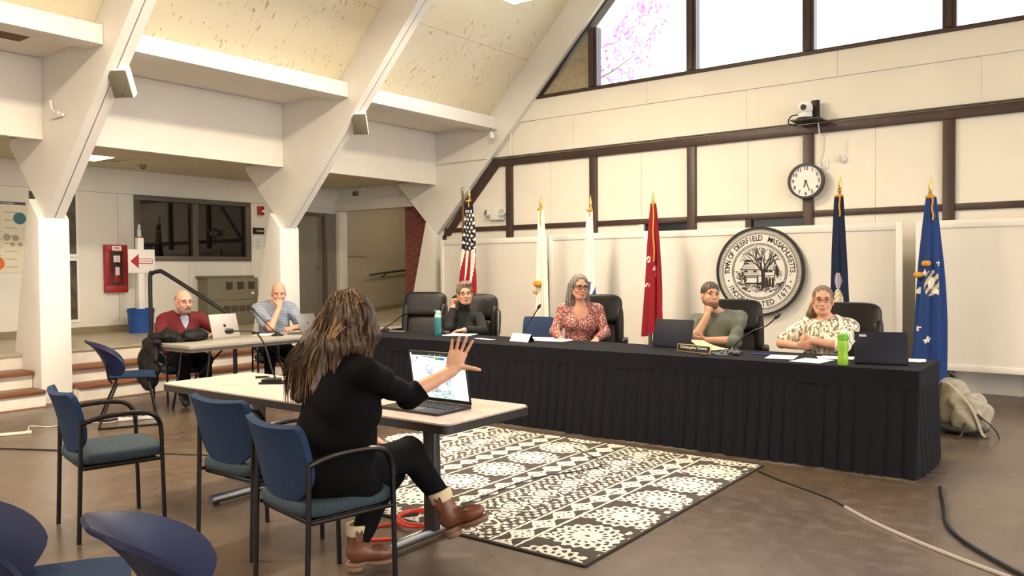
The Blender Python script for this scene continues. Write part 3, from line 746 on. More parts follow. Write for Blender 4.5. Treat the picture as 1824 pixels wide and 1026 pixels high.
for k in range(130):
    a = 2*PI*k/130; d = .016
    ro2.add([(r*math.cos(a+x), -.0145, r*math.sin(a+x)) for r, x in ((.344, 0), (.344, d), (.358, .03+d), (.358, .03))], [(0, 1, 2, 3)])
ro2.build('inner_rope', M_ink, sl, False)
def ring_text(txt, r, a0, a1, size, flip=False):
    n = len(txt)
    for i, ch in enumerate(txt):
        if ch == ' ': continue
        a = R(a0+(a1-a0)*i/(n-1)); x, z = r*math.cos(a), r*math.sin(a)
        tx = Vector((math.sin(a), 0, -math.cos(a)))*(-1 if flip else 1)
        M = frame_m((x, -.0135, z), tx, (0, -1, 0))
        text_mesh(ch, size, M_ink, 'letter', sl, M, bold=.0015, sx=.85)
ring_text('TOWN OF DEERFIELD  MASSACHUSETTS.', .425, 182, -6, .098)
ring_text('INCORPORATED 1673', .425, 208, 332, .098, True)
for a in (197, 342): disc(.001, .011, -.0145, -.012, 12).tf(Matrix.Translation((.425*math.cos(R(a)), 0, .425*math.sin(R(a))))).build('dot', M_ink, sl)
ink = MB()
def stroke(P, w, m=None):
    m = m or ink
    for (a, b) in zip(P, P[1:]):
        a = Vector((a[0], a[1])); b = Vector((b[0], b[1])); d = b-a
        if d.length < 1e-6: continue
        n = Vector((-d.y, d.x)).normalized()*w/2; e = d.normalized()*w*.3
        m.add([(p.x, -.0148-random.uniform(0, .0006), p.y) for p in (a-e-n, b+e-n, b+e+n, a-e+n)], [(0, 1, 2, 3)])
# house
stroke([(-.235, .03), (-.165, .145), (.205, .145), (.185, .02), (-.235, .03)], .008)
for k in range(1, 6): stroke([(-.235+k*.012+random.uniform(0, .03), .03+k*.019), (-.05+random.uniform(-.05, .05), .03+k*.019)], .004); stroke([(.09, .03+k*.018), (.19-k*.003, .03+k*.018)], .003)
stroke([(-.19, .13), (-.12, .14)], .022); stroke([(-.2, .1), (-.14, .105)], .016)
stroke([(-.22, .03), (-.22, -.06), (-.18, -.06), (-.18, -.15), (.02, -.15)], .008); stroke([(-.22, -.06), (.2, -.055)], .008); stroke([(.2, .03), (.205, -.12)], .01)
for k in range(6): stroke([(-.215, .02-k*.014), (.0, .02-k*.014)], .003)
for x in (-.175, -.055, .10, .15): stroke([(x-.014, .0), (x+.014, .0)], .026)
for x in (-.19, -.02): stroke([(x, -.07), (x, -.14)], .02)
stroke([(-.17, -.075), (-.03, -.075)], .012); stroke([(-.19, -.16), (.03, -.16)], .016)
stroke([(.2, .14), (.25, .0), (.24, -.08)], .012); stroke([(.225, .06), (.235, -.05)], .035); stroke([(-.005, .16), (.03, .16)], .03)
# tree
def branch(x, y, a, l, w, d):
    x2, y2 = x+l*math.cos(a), y+l*math.sin(a)
    if x2*x2+y2*y2 > .325**2: return
    stroke([(x, y), ((x+x2)/2+random.uniform(-.01, .01), (y+y2)/2), (x2, y2)], w)
    if d > 0:
        for s in (-1, 1): branch(x2, y2, a+s*random.uniform(.15, .5), l*random.uniform(.68, .9), w*.68, d-1)
random.seed(5); stroke([(.05, -.2), (.055, -.1), (.05, -.02)], .05)
for a in (1.0, 1.35, 1.85, 2.15): branch(.052, -.03, a, .11, .024, 5)
# ground, bushes, figures
for k in range(230):
    x = random.uniform(-.29, .29); lim = -math.sqrt(max(0, .32**2-x*x)); z = random.uniform(max(lim, -.27), -.15)
    stroke([(x, z), (x+random.uniform(.01, .035), z+random.uniform(-.012, .012))], random.uniform(.003, .008))
for cx, cz, n, s in ((-.25, -.04, 55, .05), (-.23, -.1, 45, .05), (.25, -.02, 45, .04), (.1, -.15, 60, .05), (.0, -.18, 40, .04)):
    for k in range(n):
        x, z = cx+random.gauss(0, s*.55), cz+random.gauss(0, s*.8); stroke([(x, z), (x+random.uniform(-.015, .015), z+random.uniform(-.015, .015))], .008)
for x in (.1, .14, .18): stroke([(x, -.19), (x, -.1)], .028); stroke([(x, -.085), (x, -.08)], .02)
ink.build('engraved_scene', M_ink, sl, False)
random.seed(11)

# ------------------------------------------------------------------ flags
M_pole = mat('flag_pole', '#6f4a2c', .4); M_poles = mat('flag_pole_metal', '#b9b3a6', .3, metal=.8); M_gold = mat('gold_fringe', '#d79a34', .7, bump=.5, bscale=200, noise=.3, nscale=90)
def fabric(n, c): return mat('flag_'+n, c, .75, spec=.3, bump=.1, bscale=300)
F_navy, F_red, F_white, F_blue, F_dnavy, F_crim, F_tan, F_roy, F_sky = fabric('navy', '#15182c'), fabric('red', '#9c1b2e'), fabric('white', '#f0eadd'), fabric('blue', '#22407e'), fabric('dark_navy', '#18233f'), fabric('crimson', '#8e1826'), fabric('tan', '#c9bb92'), fabric('royal', '#2b44a6'), fabric('lilac', '#9a93cf')
def star_in(s, t, r):
    a = math.atan2(s, t) % (2*PI/5); a = min(a, 2*PI/5-a); d = math.hypot(s, t)
    return d*math.cos(a)+d*math.sin(a)*.95*0+d*(.0) < r*(1-.62*(a/(PI/5))) if d > 1e-6 else True
def flag(name, label, x, y, top, z0, ln, w0, w1, mats, paint, seed, fringe=None, cat='flag', poleM=None, knots=(), tilt=0):
    t = thing(name, label, cat, (x, y, 0), 0, 'ceremonial flags behind the board table')
    MB().lathe([(.17, .0), (.17, .02), (.12, .05), (.05, .08), (.03, .16)], 20).build('stand', M_brass, t)
    MB().tube([(0, 0, .1), (0, 0, top-.2)], .013, 8).build('pole', poleM or M_pole, t)
    fin = MB().lathe([(.018, top-.2), (.028, top-.185), (.018, top-.165), (.024, top-.155), (.014, top-.14), (.02, top-.11), (.012, top-.05), (.002, top)], 12).build('finial', M_brass, t)
    rnd = random.Random(seed); ph = [rnd.uniform(0, 6.28) for _ in range(6)]
    def fn(u, v):
        a = 2*PI*u; e = v**.8; w = w0+(w1-w0)*e
        f = 1+.22*math.sin(5*a+ph[0]+v*1.2)*min(1, v*3)+.14*math.sin(9*a+ph[1]-v*2)+.05*math.sin(3*a+v*7+ph[2])
        r = w/2*f
        return (r*math.cos(a)+w*.12*math.sin(v*2+ph[3])+tilt*v, -w*.15+r*.62*math.sin(a), z0-ln*v-.03*math.sin(2*a+ph[4])*v)
    MB().grid(fn, 120, 150, True, 0, lambda u, v: paint(u, v, ln)).build('cloth', mats, t, ang=60)
    if fringe:
        MB().tube([fn(.62+.02*math.sin(k*.5), k/24*fringe)+Vector((0, -.012, 0)) if False else tuple(Vector(fn(.80+.012*math.sin(k*.4), k/24*fringe))+Vector((0, -.006, 0))) for k in range(25)], .010, 6).build('fringe', M_gold, t)
        MB().sq((0, -.02, z0-.0), (w0*1.05, w0*.9, .04), .7, .8).build('fringe_top', M_gold, t)
    for (dx, dz, s) in knots: MB().sq((dx, -.09, dz), (s*1.3, s, s*.9), .7, .7).build('tassel', M_gold, t, ang=80)
    return t
def us(u, v, ln):
    a = (u-.5)*.62; t = v*ln
    if v < .50-.12*(u-.75):
        for row in range(14):
            for k in range(-5, 5):
                cs = (k+.5*(row % 2))*.085; ct = .16+row*.062
                if abs(a*1.0-cs) < .03 and abs(t-ct) < .03 and star_in(a-cs, -(t-ct), .030): return 1
        return 0
    s = (u*13+v*2.6) % 2
    return 2 if s < 1 else 1
flag('flag', 'stars and stripes flag draped on its pole by the corner', -8.06, 9.6, 2.76, 2.55, 1.55, .09, .30, [F_navy, F_white, F_red], us, 1, .06)
flag('flag', 'white flag with orange-gold fringe, the one nearer the striped flag', -6.71, 9.6, 2.55, 2.36, 1.95, .08, .20, [F_white, F_tan], lambda u, v, l: 0, 2, .12, knots=((.0, 1.28, .10), (-.05, 1.16, .05)), poleM=M_poles)
def wb(u, v, l): return 1 if v > .56 and math.sin(u*22+v*26) > -.2 and (u*7) % 1 > .15 else 0
flag('flag', 'white flag with blue emblem hanging behind the woman in the floral blouse', -5.87, 9.6, 2.51, 2.30, 1.75, .08, .20, [F_white, F_roy], wb, 3, .05, poleM=M_poles)
def rd(u, v, l):
    t = v*l; s = u*.6
    for (cs, ct, w, h) in ((.38, .72, .02, .04), (.5, .86, .03, .03), (.52, .93, .012, .05), (.36, 1.05, .035, .02)):
        if abs(s-cs) < w and abs(t-ct) < h and math.sin(s*260+t*90) > -.1: return 1
    return 0
flag('flag', 'crimson red flag with white lettering in its folds', -4.91, 9.6, 2.50, 2.34, 1.72, .07, .26, [F_crim, F_white], rd, 4, .45, poleM=M_poles)
def nv(u, v, l):
    t = v*l; s = u*.5
    d = math.hypot((s-.37)/.045, (t-.95)/.09); e = math.hypot((s-.37)/.05, (t-1.17)/.13)
    if d < 1: return 3 if math.sin(s*190) > 0 else 1
    if e < 1: return 1 if math.sin(s*150+t*120) > -.3 else 2
    return 0
flag('flag', 'dark navy flag with a pale crest rising beside the seal', -2.56, 9.6, 2.54, 2.30, 1.95, .085, .20, [F_dnavy, F_tan, F_white, F_sky], nv, 5, .12)
def bl(u, v, l):
    t = v*l; s = u*.75
    for (cs, ct) in ((.50, .80), (.62, 1.02), (.47, 1.38), (.56, 1.52), (.40, 1.0), (.66, .72)):
        if abs(s-cs) < .05 and abs(t-ct) < .05 and star_in(s-cs, -(t-ct), .04): return 1
    d = math.hypot((s-.58)/.075, (t-.92)/.14)
    if d < 1: return 1 if d < .45 else 2 if math.sin(s*90+t*60) > -.2 else 0
    return 0
flag('flag', 'bright blue flag with white stars and eagle crest at the table end', -1.63, 9.6, 2.44, 2.23, 2.1, .09, .33, [F_blue, F_white, F_tan], bl, 6, .12, knots=((-.02, 1.52, .07), (-.10, 1.40, .07)))
t = thing('spare_flagpole', 'bare brown flagpole without a flag beside the emergency light', 'flagpole', (-8.58, 10.05, 0))
MB().lathe([(.16, .0), (.16, .02), (.05, .07), (.025, .14)], 18).build('stand', M_brass, t)
MB().tube([(0, 0, .1), (0, 0, 2.72)], .017, 8).build('pole', M_pole, t); MB().lathe([(.018, 2.72), (.03, 2.74), (.02, 2.76), (.03, 2.785), (.03, 2.81), (.002, 2.84)], 12).build('finial', M_poles, t)

# ------------------------------------------------------------------ clock, camera and fittings on the end wall
t = thing('wall_clock', 'round black-rimmed wall clock on the timber mullion', 'clock', (-3.262, 10.66, 2.605))
disc(.001, .205, -.005, .03, 48).build('dial', M_paper, t); disc(.200, .228, -.03, .055, 48).build('rim', M_black, t)
for h in range(1, 13):
    a = R(90-h*30); text_mesh(str(h), .062, M_ink, 'numeral', t, frame_m((.163*math.cos(a), -.007, .163*math.sin(a)), (1, 0, 0), (0, -1, 0)), bold=.001)
for ang, l, w in ((253, .095, .012), (290, .15, .008), (292, .165, .003)):
    a = R(ang); MB().box((l/2*.8*math.cos(a), -.012, l/2*.8*math.sin(a)), (l, .003, w), Matrix.Rotation(-a, 3, 'Y')).build('clock_hand', M_black, t)
MB().lathe([(.012, 0), (.012, .012)], 12, (0, -.01, 0), rotm(90)).build('hub', M_black, t)
t = thing('video_camera', 'white dome video camera on a black wall shelf above the clock', 'camera', (-3.2, 10.56, 3.36))
M_wpl = mat('white_plastic', '#eceae6', .4)
MB().box((0, -.02, .0), (.36, .3, .014)).build('shelf', M_black, t); MB().box((.06, .1, .14), (.1, .06, .26)).build('bracket', M_black, t, bevel=.01)
MB().lathe([(.11, .008), (.115, .02), (.10, .035)], 20, (-.03, -.04, 0)).build('base', M_black, t)
MB().lathe([(.085, .035), (.09, .07), (.085, .1)], 20, (-.03, -.04, 0)).build('body', M_wpl, t)
MB().sq((-.03, -.05, .15), (.19, .18, .19), .9, .9).build('head', M_wpl, t, ang=80); MB().lathe([(.036, 0), (.036, .02)], 16, (-.02, -.13, .155), rotm(90, 0, -20)).build('lens', M_black, t)
tag(MB().tube(smooth_path([(-3.28, 10.5, 3.44), (-3.40, 10.5, 3.43), (-3.46, 10.58, 3.36), (-3.38, 10.68, 3.33)], 5), .008, 6).build('camera_cable', M_black), 'black cable looping from the dome video camera', 'cable')
tag(MB().tube(smooth_path([(-3.12, 10.70, 3.34), (-3.10, 10.71, 3.1), (-3.13, 10.71, 2.9), (-3.12, 10.71, 2.82)], 5), .010, 6).build('drop_cable', M_white), 'white cord dropping from the camera shelf down to the clock', 'cable')
t = thing('wall_outlet', 'white outlet plate right of the clock', 'outlet', (-3.05, 10.766, 2.815)); MB().box((0, -.004, 0), (.08, .008, .125)).build('plate', M_wpl, t, bevel=.002)
for s in (-1, 1): MB().box((0, -.009, s*.027), (.032, .003, .03)).build('socket', M_lampbox, t, bevel=.001)
t = thing('antenna', 'small white antenna fixed to the wall above the navy flag', 'antenna', (-2.84, 10.76, 2.86)); MB().lathe([(.05, 0), (.03, .04), (.0, .1)], 12, (0, -.01, 0), rotm(60)).build('cone', M_wpl, t); MB().tube([(0, -.03, .02), (.015, -.05, .12), (.03, -.03, .25)], [.008, .01, .006], 6).build('rod', M_wpl, t)
t = thing('emergency_light', 'white twin-head emergency light beside the bare flagpole', 'light', (-8.4, 10.7, 2.40))
MB().box((0, .03, -.02), (.3, .07, .12)).build('housing', M_wpl, t, bevel=.01)
for s in (-1, 1):
    MB().lathe([(.035, 0), (.055, .06), (.06, .08)], 16, (s*.14, -.0, .03), rotm(75, 0, s*25)).build('lamp_head', M_wpl, t); MB().lathe([(.05, .082), (.0, .083)], 16, (s*.14, 0, .03), rotm(75, 0, s*25)).build('lens', M_chrome, t)
t = thing('spotlight', 'small grey spotlight under the purlin by the end wall', 'light', (-8.3, 10.45, 3.82))
MB().tube([(0, 0, 0), (0, 0, -.05)], .012, 8).build('stem', M_steel, t); MB().lathe([(.025, 0), (.045, .07), (.045, .1)], 14, (0, 0, -.06), rotm(200, 0, 0)).build('head', M_wpl, t)
tag(MB().tube([(-9.6, 10.6, 3.36), (-8.55, 10.64, 3.36), (-8.5, 10.7, 3.36)], .012, 6).build('conduit', M_white), 'thin white conduit crossing the corner rafter', 'conduit')
tag(MB().tube([(-8.1, 10.72, 3.36), (-8.1, 10.74, 4.05)], .014, 6).build('conduit', M_white), 'short white conduit rising on the corner rafter', 'conduit')
def speaker(x, y, z, rz, label):
    t = thing('loudspeaker', label, 'loudspeaker', (x, y, z), rz); r = rotm(28)
    g = mat('speaker_grille', '#6f6a5c', .6, bump=.2, bscale=400)
    MB().prism([(-.11, 0), (.11, 0), (.07, .16), (-.07, .16)], 2, -.15, .15).tf(r.to_4x4()).build('cabinet', M_wpl, t, bevel=.01)
    MB().box((0, -.006, 0), (.2, .01, .28), None).tf(r.to_4x4()).build('grille', g, t, bevel=.002); MB().box(r @ Vector((.0, -.013, -.11)), (.02, .004, .01), r).build('badge', M_black, t)
    MB().tube([r @ Vector((0, .1, .14)), (0, .12, .3)], .014, 6).build('bracket', M_wpl, t)
speaker(-8.27, 4.26, 3.44, 32, 'white loudspeaker under the rafter nearer the viewer')
speaker(-8.24, 7.52, 3.47, 32, 'white loudspeaker under the second rafter')
t = thing('ceiling_vent', 'small brown wooden vent in the recess of the nearest bay', 'vent', (-8.98, 3.45, 3.905)); MB().box((0, 0, 0), (.3, .42, .02)).build('frame', M_wood, t, bevel=.004)
for k in range(6): MB().box((-.11+k*.045, 0, -.014), (.022, .38, .012)).build('slat', M_wood, t)
t = thing('wall_bracket', 'white curved bracket fixed on the nearest rafter', 'bracket', (-9.3, 4.09, 3.28)); MB().tube(arc((0, 0, .12), .16, 180, 280, 8), .02, 6).build('hook', M_frame, t); MB().box((-.02, 0, -.07), (.3, .03, .03)).build('arm', M_frame, t)

# ------------------------------------------------------------------ platform wall fittings
M_red = mat('cabinet_red', '#a01a1c', .4); M_sign = mat('sign_white', '#f2eeea', .5); M_signred = mat('sign_red', '#b01f2c', .5)
t = thing('fire_extinguisher_cabinet', 'red fire extinguisher cabinet on the platform wall', 'cabinet', (X0+.001, 6.29, 1.55))
for (a, b, c, e) in ((-.17, .17, .26, .37), (-.17, .17, -.37, -.26), (-.17, -.10, -.26, .26), (.10, .17, -.26, .26)): MB().box2(0, .09, a, b, c, e).build('frame', M_red, t, bevel=.004)
MB().box2(.0, .01, -.1, .1, -.26, .26).build('back', mat('cabinet_inside', '#4a4038', .6), t, False)
e_ = MB().lathe([(.045, -.2), (.05, -.19), (.05, .02), (.03, .06), (.015, .08)], 14, (.055, 0, -.02)).build('extinguisher', M_red, t); MB().tube([(.055, 0, .06), (.06, .02, .1), (.06, .06, .05), (.06, .06, -.1)], .01, 6).build('hose', M_black, e_)
MB().box2(.104, .106, -.035, .03, -.10, .02).build('paper_tag', M_paper, e_, False)
MB().box2(.08, .083, -.1, .1, -.26, .26).build('glass_door', M_glass, t, False)
MB().box2(.0905, .092, -.07, .07, .28, .35).build('label', M_sign, t, False); MB().box2(.0835, .085, -.05, .05, .10, .2).build('label', M_sign, t, False)
text_mesh('FIRE', .045, M_signred, 'lettering', t, frame_m((.093, 0, .315), (0, 1, 0), (1, 0, 0)), bold=.001)
text_mesh('FIRE', .03, M_signred, 'lettering', t, frame_m((.086, 0, .17), (0, 1, 0), (1, 0, 0))); text_mesh('EXIT', .03, M_signred, 'lettering', t, frame_m((.086, 0, .13), (0, 1, 0), (1, 0, 0)))
bk = thing('bucket', 'blue plastic bucket on the platform holding the sign post', 'bucket', (-12.05, 6.46, .56)); M_buck = mat('bucket_blue', '#1f4f9c', .4)
MB().lathe([(.15, 0), (.17, .0), (.195, .36), (.2, .37), (.19, .375), (.18, .34), (.155, .02)], 24).build('pail', M_buck, bk); MB().lathe([(.196, .32), (.206, .325), (.206, .335), (.196, .34)], 24, caps=False).build('rib', M_buck, bk)
sp = thing('sign_post', 'white post with a red arrow sign standing in the blue bucket', 'sign', (-12.05, 6.46, .58))
MB().box2(-.045, .045, -.045, .045, 0, 1.44).build('post', M_sign, sp, bevel=.004)
MB().box2(.047, .06, -.21, .21, .90, 1.26).build('board', M_sign, sp, bevel=.003)
MB().prism([(-.18, 1.08), (-.05, 1.19), (-.05, 1.12), (.17, 1.12), (.17, 1.04), (-.05, 1.04), (-.05, .97)], 0, .0601, .063).build('arrow', M_signred, sp, False)
MB().box2(.0631, .065, -.045, .16, 1.05, 1.11).build('arrow_inset', M_sign, sp, False)
text_mesh('POLL ENTRANCE', .03, M_signred, 'lettering', sp, frame_m((.066, .06, 1.08), (0, 1, 0), (1, 0, 0)), sx=.8)
bt = thing('spray_bottle', 'small clear bottle standing on top of the sign post', 'bottle', (-12.05, 6.46, 2.0225)); MB().lathe([(.05, 0), (.05, .012)], 14).build('dish', M_wood, bt)
MB().lathe([(.028, .012), (.03, .02), (.03, .12), (.015, .15)], 14).build('body', mat('bottle_clear', '#cfd2cf', .2), bt); MB().lathe([(.016, .15), (.016, .2)], 10).build('cap', M_wpl, bt)
M_heat = mat('heater_olive', '#77715c', .5, noise=.04); M_heatd = mat('heater_slots', '#3c3226', .7)
t = thing('wall_heater', 'olive grey wall heater cabinet under the interior window', 'heater', (X0, 8.2, .56))
MB().box2(.0, .3, -.5, .5, 0, .82).build('cabinet', M_heat, t, bevel=.015); MB().box2(.0, .24, -.54, .46, .82, .86).build('top_cap', M_heat, t, bevel=.006)
for k in range(3): MB().box2(.295, .303, -.15+k*.22, -.02+k*.22, .62, .75).build('outlet_grille', M_heatd, t, False)
for k in range(4):
    g = MB().box2(.295, .303, -.2+k*.15, -.07+k*.15, .24, .34).build('intake_grille', M_heatd, t, False)
    for j in range(3): MB().box2(.303, .308, -.2+k*.15, -.07+k*.15, .255+j*.03, .262+j*.03).build('louvre', M_heat, g, False)
MB().box2(.3, .303, -.46, .5, .44, .446).build('seam', M_heatd, t, False); MB().lathe([(.025, 0), (.02, .012)], 12, (.3, .38, .55), rotm(0, 90)).build('dial', M_wpl, t)
t = thing('fire_alarm', 'red fire alarm strobe beside the interior window', 'alarm', (X0, 8.97, 2.59)); MB().box2(0, .05, -.06, .06, -.08, .08).build('housing', M_red, t, bevel=.006); MB().box2(.05, .07, .0, .05, -.03, .01).build('strobe', M_wpl, t, bevel=.004)
t = thing('room_sign', 'black room sign with white text left of the second column', 'sign', (X0, 8.93, 2.22)); MB().box2(0, .01, -.12, .12, -.06, .06).build('plate', M_black, t, False); text_mesh('ROOM', .05, M_sign, 'lettering', t, frame_m((.0115, .03, 0), (0, 1, 0), (1, 0, 0)))
t = thing('wall_notice', 'white paper notice below the black room sign', 'notice', (X0, 8.93, 1.98)); MB().box2(0, .002, -.1, .1, -.13, .13).build('sheet', M_paper, t, False)
for k in range(6): MB().box2(.002, .0025, -.07, .07-.02*(k % 3), .09-k*.035, .096-k*.035).build('text_line', M_taupe, t, False)
t = thing('smoke_detector', 'small beige detector hanging from the platform ceiling', 'detector', (-11.7, 6.35, 3.10)); MB().lathe([(.05, 0), (.05, -.02), (.04, -.05), (.0, -.051)], 16).build('body', M_base, t); MB().lathe([(.03, -.051), (.03, -.06), (.0, -.061)], 12).build('sensor', M_heatd, t)
t = thing('wall_sensor', 'small grey sensor box above the passage header', 'sensor', (-11.95, 10.79, 2.99)); MB().box((0, -.02, 0), (.12, .05, .09)).build('box', M_heat, t, bevel=.006); MB().box((0, -.046, -.01), (.06, .004, .03)).build('lens', M_heatd, t)
# poster and framed map
t = thing('information_poster', 'large printed poster with teal and orange circles on the wall', 'poster', (X0+.004, 4.43, 2.0)); MB().box2(0, .006, -.55, .62, -.5, .52).build('sheet', mat('poster_paper', '#e6ddc6', .6), t, False)
M_pp, M_pt, M_po, M_pg = mat('poster_purple', '#453a6b', .6), mat('poster_teal', '#3f7478', .6), mat('poster_orange', '#e0713a', .6), mat('poster_grey', '#a89f8b', .6)
MB().box2(.006, .007, -.53, .6, .46, .5).build('title_bar', M_pp, t, False)
text_mesh('About Town Recreation', .035, M_sign, 'lettering', t, frame_m((.008, .28, .48), (0, 1, 0), (1, 0, 0)))
def dot(y, z, r, m): MB().lathe([(r, 0), (r, .001)], 24, (.006, y, z), rotm(0, 90)).build('chart_dot', m, t)
dot(.52, .27, .085, M_pt); dot(.22, -.37, .095, M_po); dot(.35, .0, .05, M_pg); dot(.46, -.01, .045, M_pg); dot(.18, .0, .03, M_pt); dot(.42, -.1, .03, M_pg); dot(.52, -.1, .03, M_pg)
for k in range(16): MB().box2(.006, .0065, .12+.2*(k % 2), .28+.2*(k % 2), .40-.055*k, .41-.055*k).build('text_line', M_pg, t, False)
t = thing('framed_map', 'dark aerial map in two white frames half hidden by the near column', 'picture', (X0, 5.5, 1.72)); M_map = mat('aerial_map', '#4d432f', .5, noise=.7, nscale=7)
for a, b in ((-.93, -.05), (.05, .95)):
    MB().box2(.0, .006, -.42, .22, a, b).build('map_sheet', M_map, t, False)
    for c, d_, e, f_ in ((-.42, .24, a-.04, a), (-.42, .24, b, b+.03), (.22, .25, a, b)): MB().box2(0, .02, c, d_, e, f_).build('frame', M_sign, t, False)
# stair handrail on the platform edge
t = thing('stair_handrail', 'black tube handrail at the platform steps behind the red sweater', 'handrail')
MB().tube(smooth_path([(-10.3, 5.66, .56), (-10.3, 5.66, 1.40), (-10.27, 5.675, 1.475), (-10.2, 5.72, 1.50), (-10.1, 5.78, 1.46), (-9.45, 6.15, 1.0), (-9.35, 6.2, .93), (-9.25, 6.2, .92), (-9.22, 6.2, .85), (-9.22, 6.2, .0)], 4), .027, 10).build('rail', M_black, t)
MB().lathe([(.06, .56), (.06, .57)], 14, (-10.3, 5.66, 0)).build('flange', M_black, t); MB().lathe([(.06, 0), (.06, .01)], 14, (-9.22, 6.2, 0)).build('flange', M_black, t)
# ------------------------------------------------------------------ things on the tables
def laptop(label, loc, rz, w, d, lid, ang, m_body, m_lid, screen=None, logo=None, name='laptop'):
    """hinge at local y=+d/2, user sits at -y"""
    t = thing(name, label, 'laptop', loc, rz)
    MB().box((0, 0, .009), (w, d, .016)).build('base', m_body, t, bevel=.004)
    kb = MB().box((0, d*.12, .0178), (w*.9, d*.5, .0012)).build('keyboard', M_black, t)
    if screen:
        keys = MB()
        for r in range(5):
            for c in range(13): keys.box((-w*.42+w*.84*c/12, d*-.08+r*d*.1, .0193), (w*.055, d*.075, .002))
        keys.build('keys', mat('key_cap', '#2b2a2b', .5), kb, False)['kind'] = 'stuff'
        MB().box((0, -d*.3, .0175), (w*.3, d*.28, .0008)).build('touchpad', mat('touchpad', '#3a3632', .3), t)
    r = rotm(ang-90); L4 = Matrix.Translation((0, d/2, .018)) @ r.to_4x4()
    ld = MB().box((0, .0, lid/2), (w, .008, lid)).tf(L4).build('lid', m_lid, t, bevel=.003)
    MB().box((0, -.0045, lid/2+.005), (w*.95, .001, lid*.88)).tf(L4).build('screen', screen or mat('screen_dim', '#3a4048', .2), ld)
    if logo == 'apple':
        dk = mat('logo_dark', '#1b1a1a', .2); a = MB()
        def P(x, z): return L4 @ Vector((x, .0047, lid/2+z))
        for cx in (-.007, .007): a.add([P(cx+.0125*math.cos(k*.4), -.002+.0165*math.sin(k*.4)) for k in range(16)], [tuple(range(16))])
        a.add([P(.004+.006*math.cos(k*.4)*.6+.003*math.sin(k*.4), .021+.0065*math.sin(k*.4)) for k in range(16)], [tuple(range(16))])
        a.build('emblem', dk, ld, False)
        b2 = MB(); b2.add([P(-.019+.006*math.cos(k*.4), .003+.006*math.sin(k*.4))+Vector((0, 0, 0)) for k in range(16)], [tuple(range(16))]); b2.v = [tuple(Vector(v)+(r @ Vector((0, .0004, 0)))) for v in b2.v]; b2.build('emblem_bite', m_lid, ld, False)
    if logo == 'squares':
        for sx in (-.008, .008):
            for sz in (-.008, .008): MB().box((sx, .0046, lid/2+sz), (.013, .0006, .013)).tf(L4).build('emblem', mat('logo_grey', '#4b4b4d', .3, metal=.6), ld)
    if logo == 'badge': MB().box((w*.34, .0046, lid*.86), (.05, .0006, .018)).tf(L4).build('badge', mat('badge_grey', '#b9b9b9', .4), ld)
    return t
def map_screen():
    m, b, nt = new_mat('map_screen'); tc, x, y, z = coords(nt)
    n1 = E(noise_sock(nt, tc, 30, 6)); n2 = E(noise_sock(nt, tc, 11, 2)); n3 = E(noise_sock(nt, tc, 75, 3))
    ln = ((n1-.5).abs() < .016)*(n2 > .5); dots = (n3 > .68)*(n2 > .52); wash = (n2 > .58)
    c = mixcol(nt, wash, '#e3ecf8', '#cfe3ee'); c = mixcol(nt, ln, c, '#7f9bb8'); c = mixcol(nt, dots, c, '#69788e')
    nt.links.new(c, b.inputs['Base Color']); nt.links.new(c, b.inputs['Emission Color']); b.inputs['Emission Strength'].default_value = .42; b.inputs['Roughness'].default_value = .3
    return m
M_scr = map_screen(); M_lapd = mat('laptop_black', '#1c1b1c', .4); M_lapn = mat('laptop_navy', '#14162a', .6, spec=.3); M_silver = mat('laptop_silver', '#a8a199', .45, metal=.2); M_silver2 = mat('laptop_grey', '#76716d', .4, metal=.4)
lp = laptop('open black laptop showing a blue and white site map, before the presenter', (-3.02, 3.21, .74), 0, .42, .28, .29, 100, M_lapd, M_lapd, M_scr)
ld = [c for c in lp.children if c.name.startswith('lid')][0]
L4 = Matrix.Translation((0, .14, .018)) @ Matrix.Translation((0, 0, 0)) @ rotm(10).to_4x4(); M_bar = mat('screen_bar', '#1f2422', .4); M_grn = mat('screen_green', '#3f8f4f', .4, emit='#3f8f4f', estr=.5); M_blu = mat('screen_blue', '#2f5fae', .4, emit='#2f5fae', estr=.5)
MB().box((0, -.0054, 0.272), (.38, .0006, .012)).tf(L4).build('toolbar', M_bar, ld)
for k in range(6): MB().box((-.05+k*.02, -.0059, 0.272), (.007, .0004, .006)).tf(L4).build('tool_icon', M_grn if k % 2 else M_sign, ld)
MB().box((.005, -.0056, 0.252), (.035, .0004, .013)).tf(L4).build('menu_tab', M_grn, ld); MB().box((.04, -.0056, 0.252), (.035, .0004, .013)).tf(L4).build('menu_tab', M_blu, ld)
MB().box((.15, -.0056, 0.242), (.06, .0004, .01)).tf(L4).build('menu_tab', M_bar, ld); MB().box((-.06, -.0056, 0.258), (.08, .0004, .004)).tf(L4).build('title_line', M_bar, ld); MB().box((-.15, -.0056, 0.248), (.008, .0004, .012)).tf(L4).build('map_pin', M_bar, ld)
for k in range(7): MB().box((-.06+.01*(k % 2), -.0056, .06+k*.009), (.09, .0004, .003)).tf(L4).build('text_line', mat('screen_text', '#8f98ac', .4), ld)
laptop('silver laptop with a dark fruit emblem in front of the red sweater', (-8.10, 5.25, .74), -84, .37, .25, .27, 106, M_silver, M_silver, None, 'apple')
laptop('grey laptop with a small square emblem in front of the checked shirt', (-7.84, 6.22, .74), -80, .32, .22, .24, 114, M_silver2, M_silver2, None, 'squares')
laptop('dark navy laptop beside the black name plate', (-3.30, 6.93, .76), 176, .40, .24, .25, 108, M_lapn, M_lapn)
laptop('dark navy laptop with a grey corner badge at the table end', (-1.46, 6.60, .76), 196, .37, .24, .245, 118, M_lapn, M_lapn, None, 'badge')
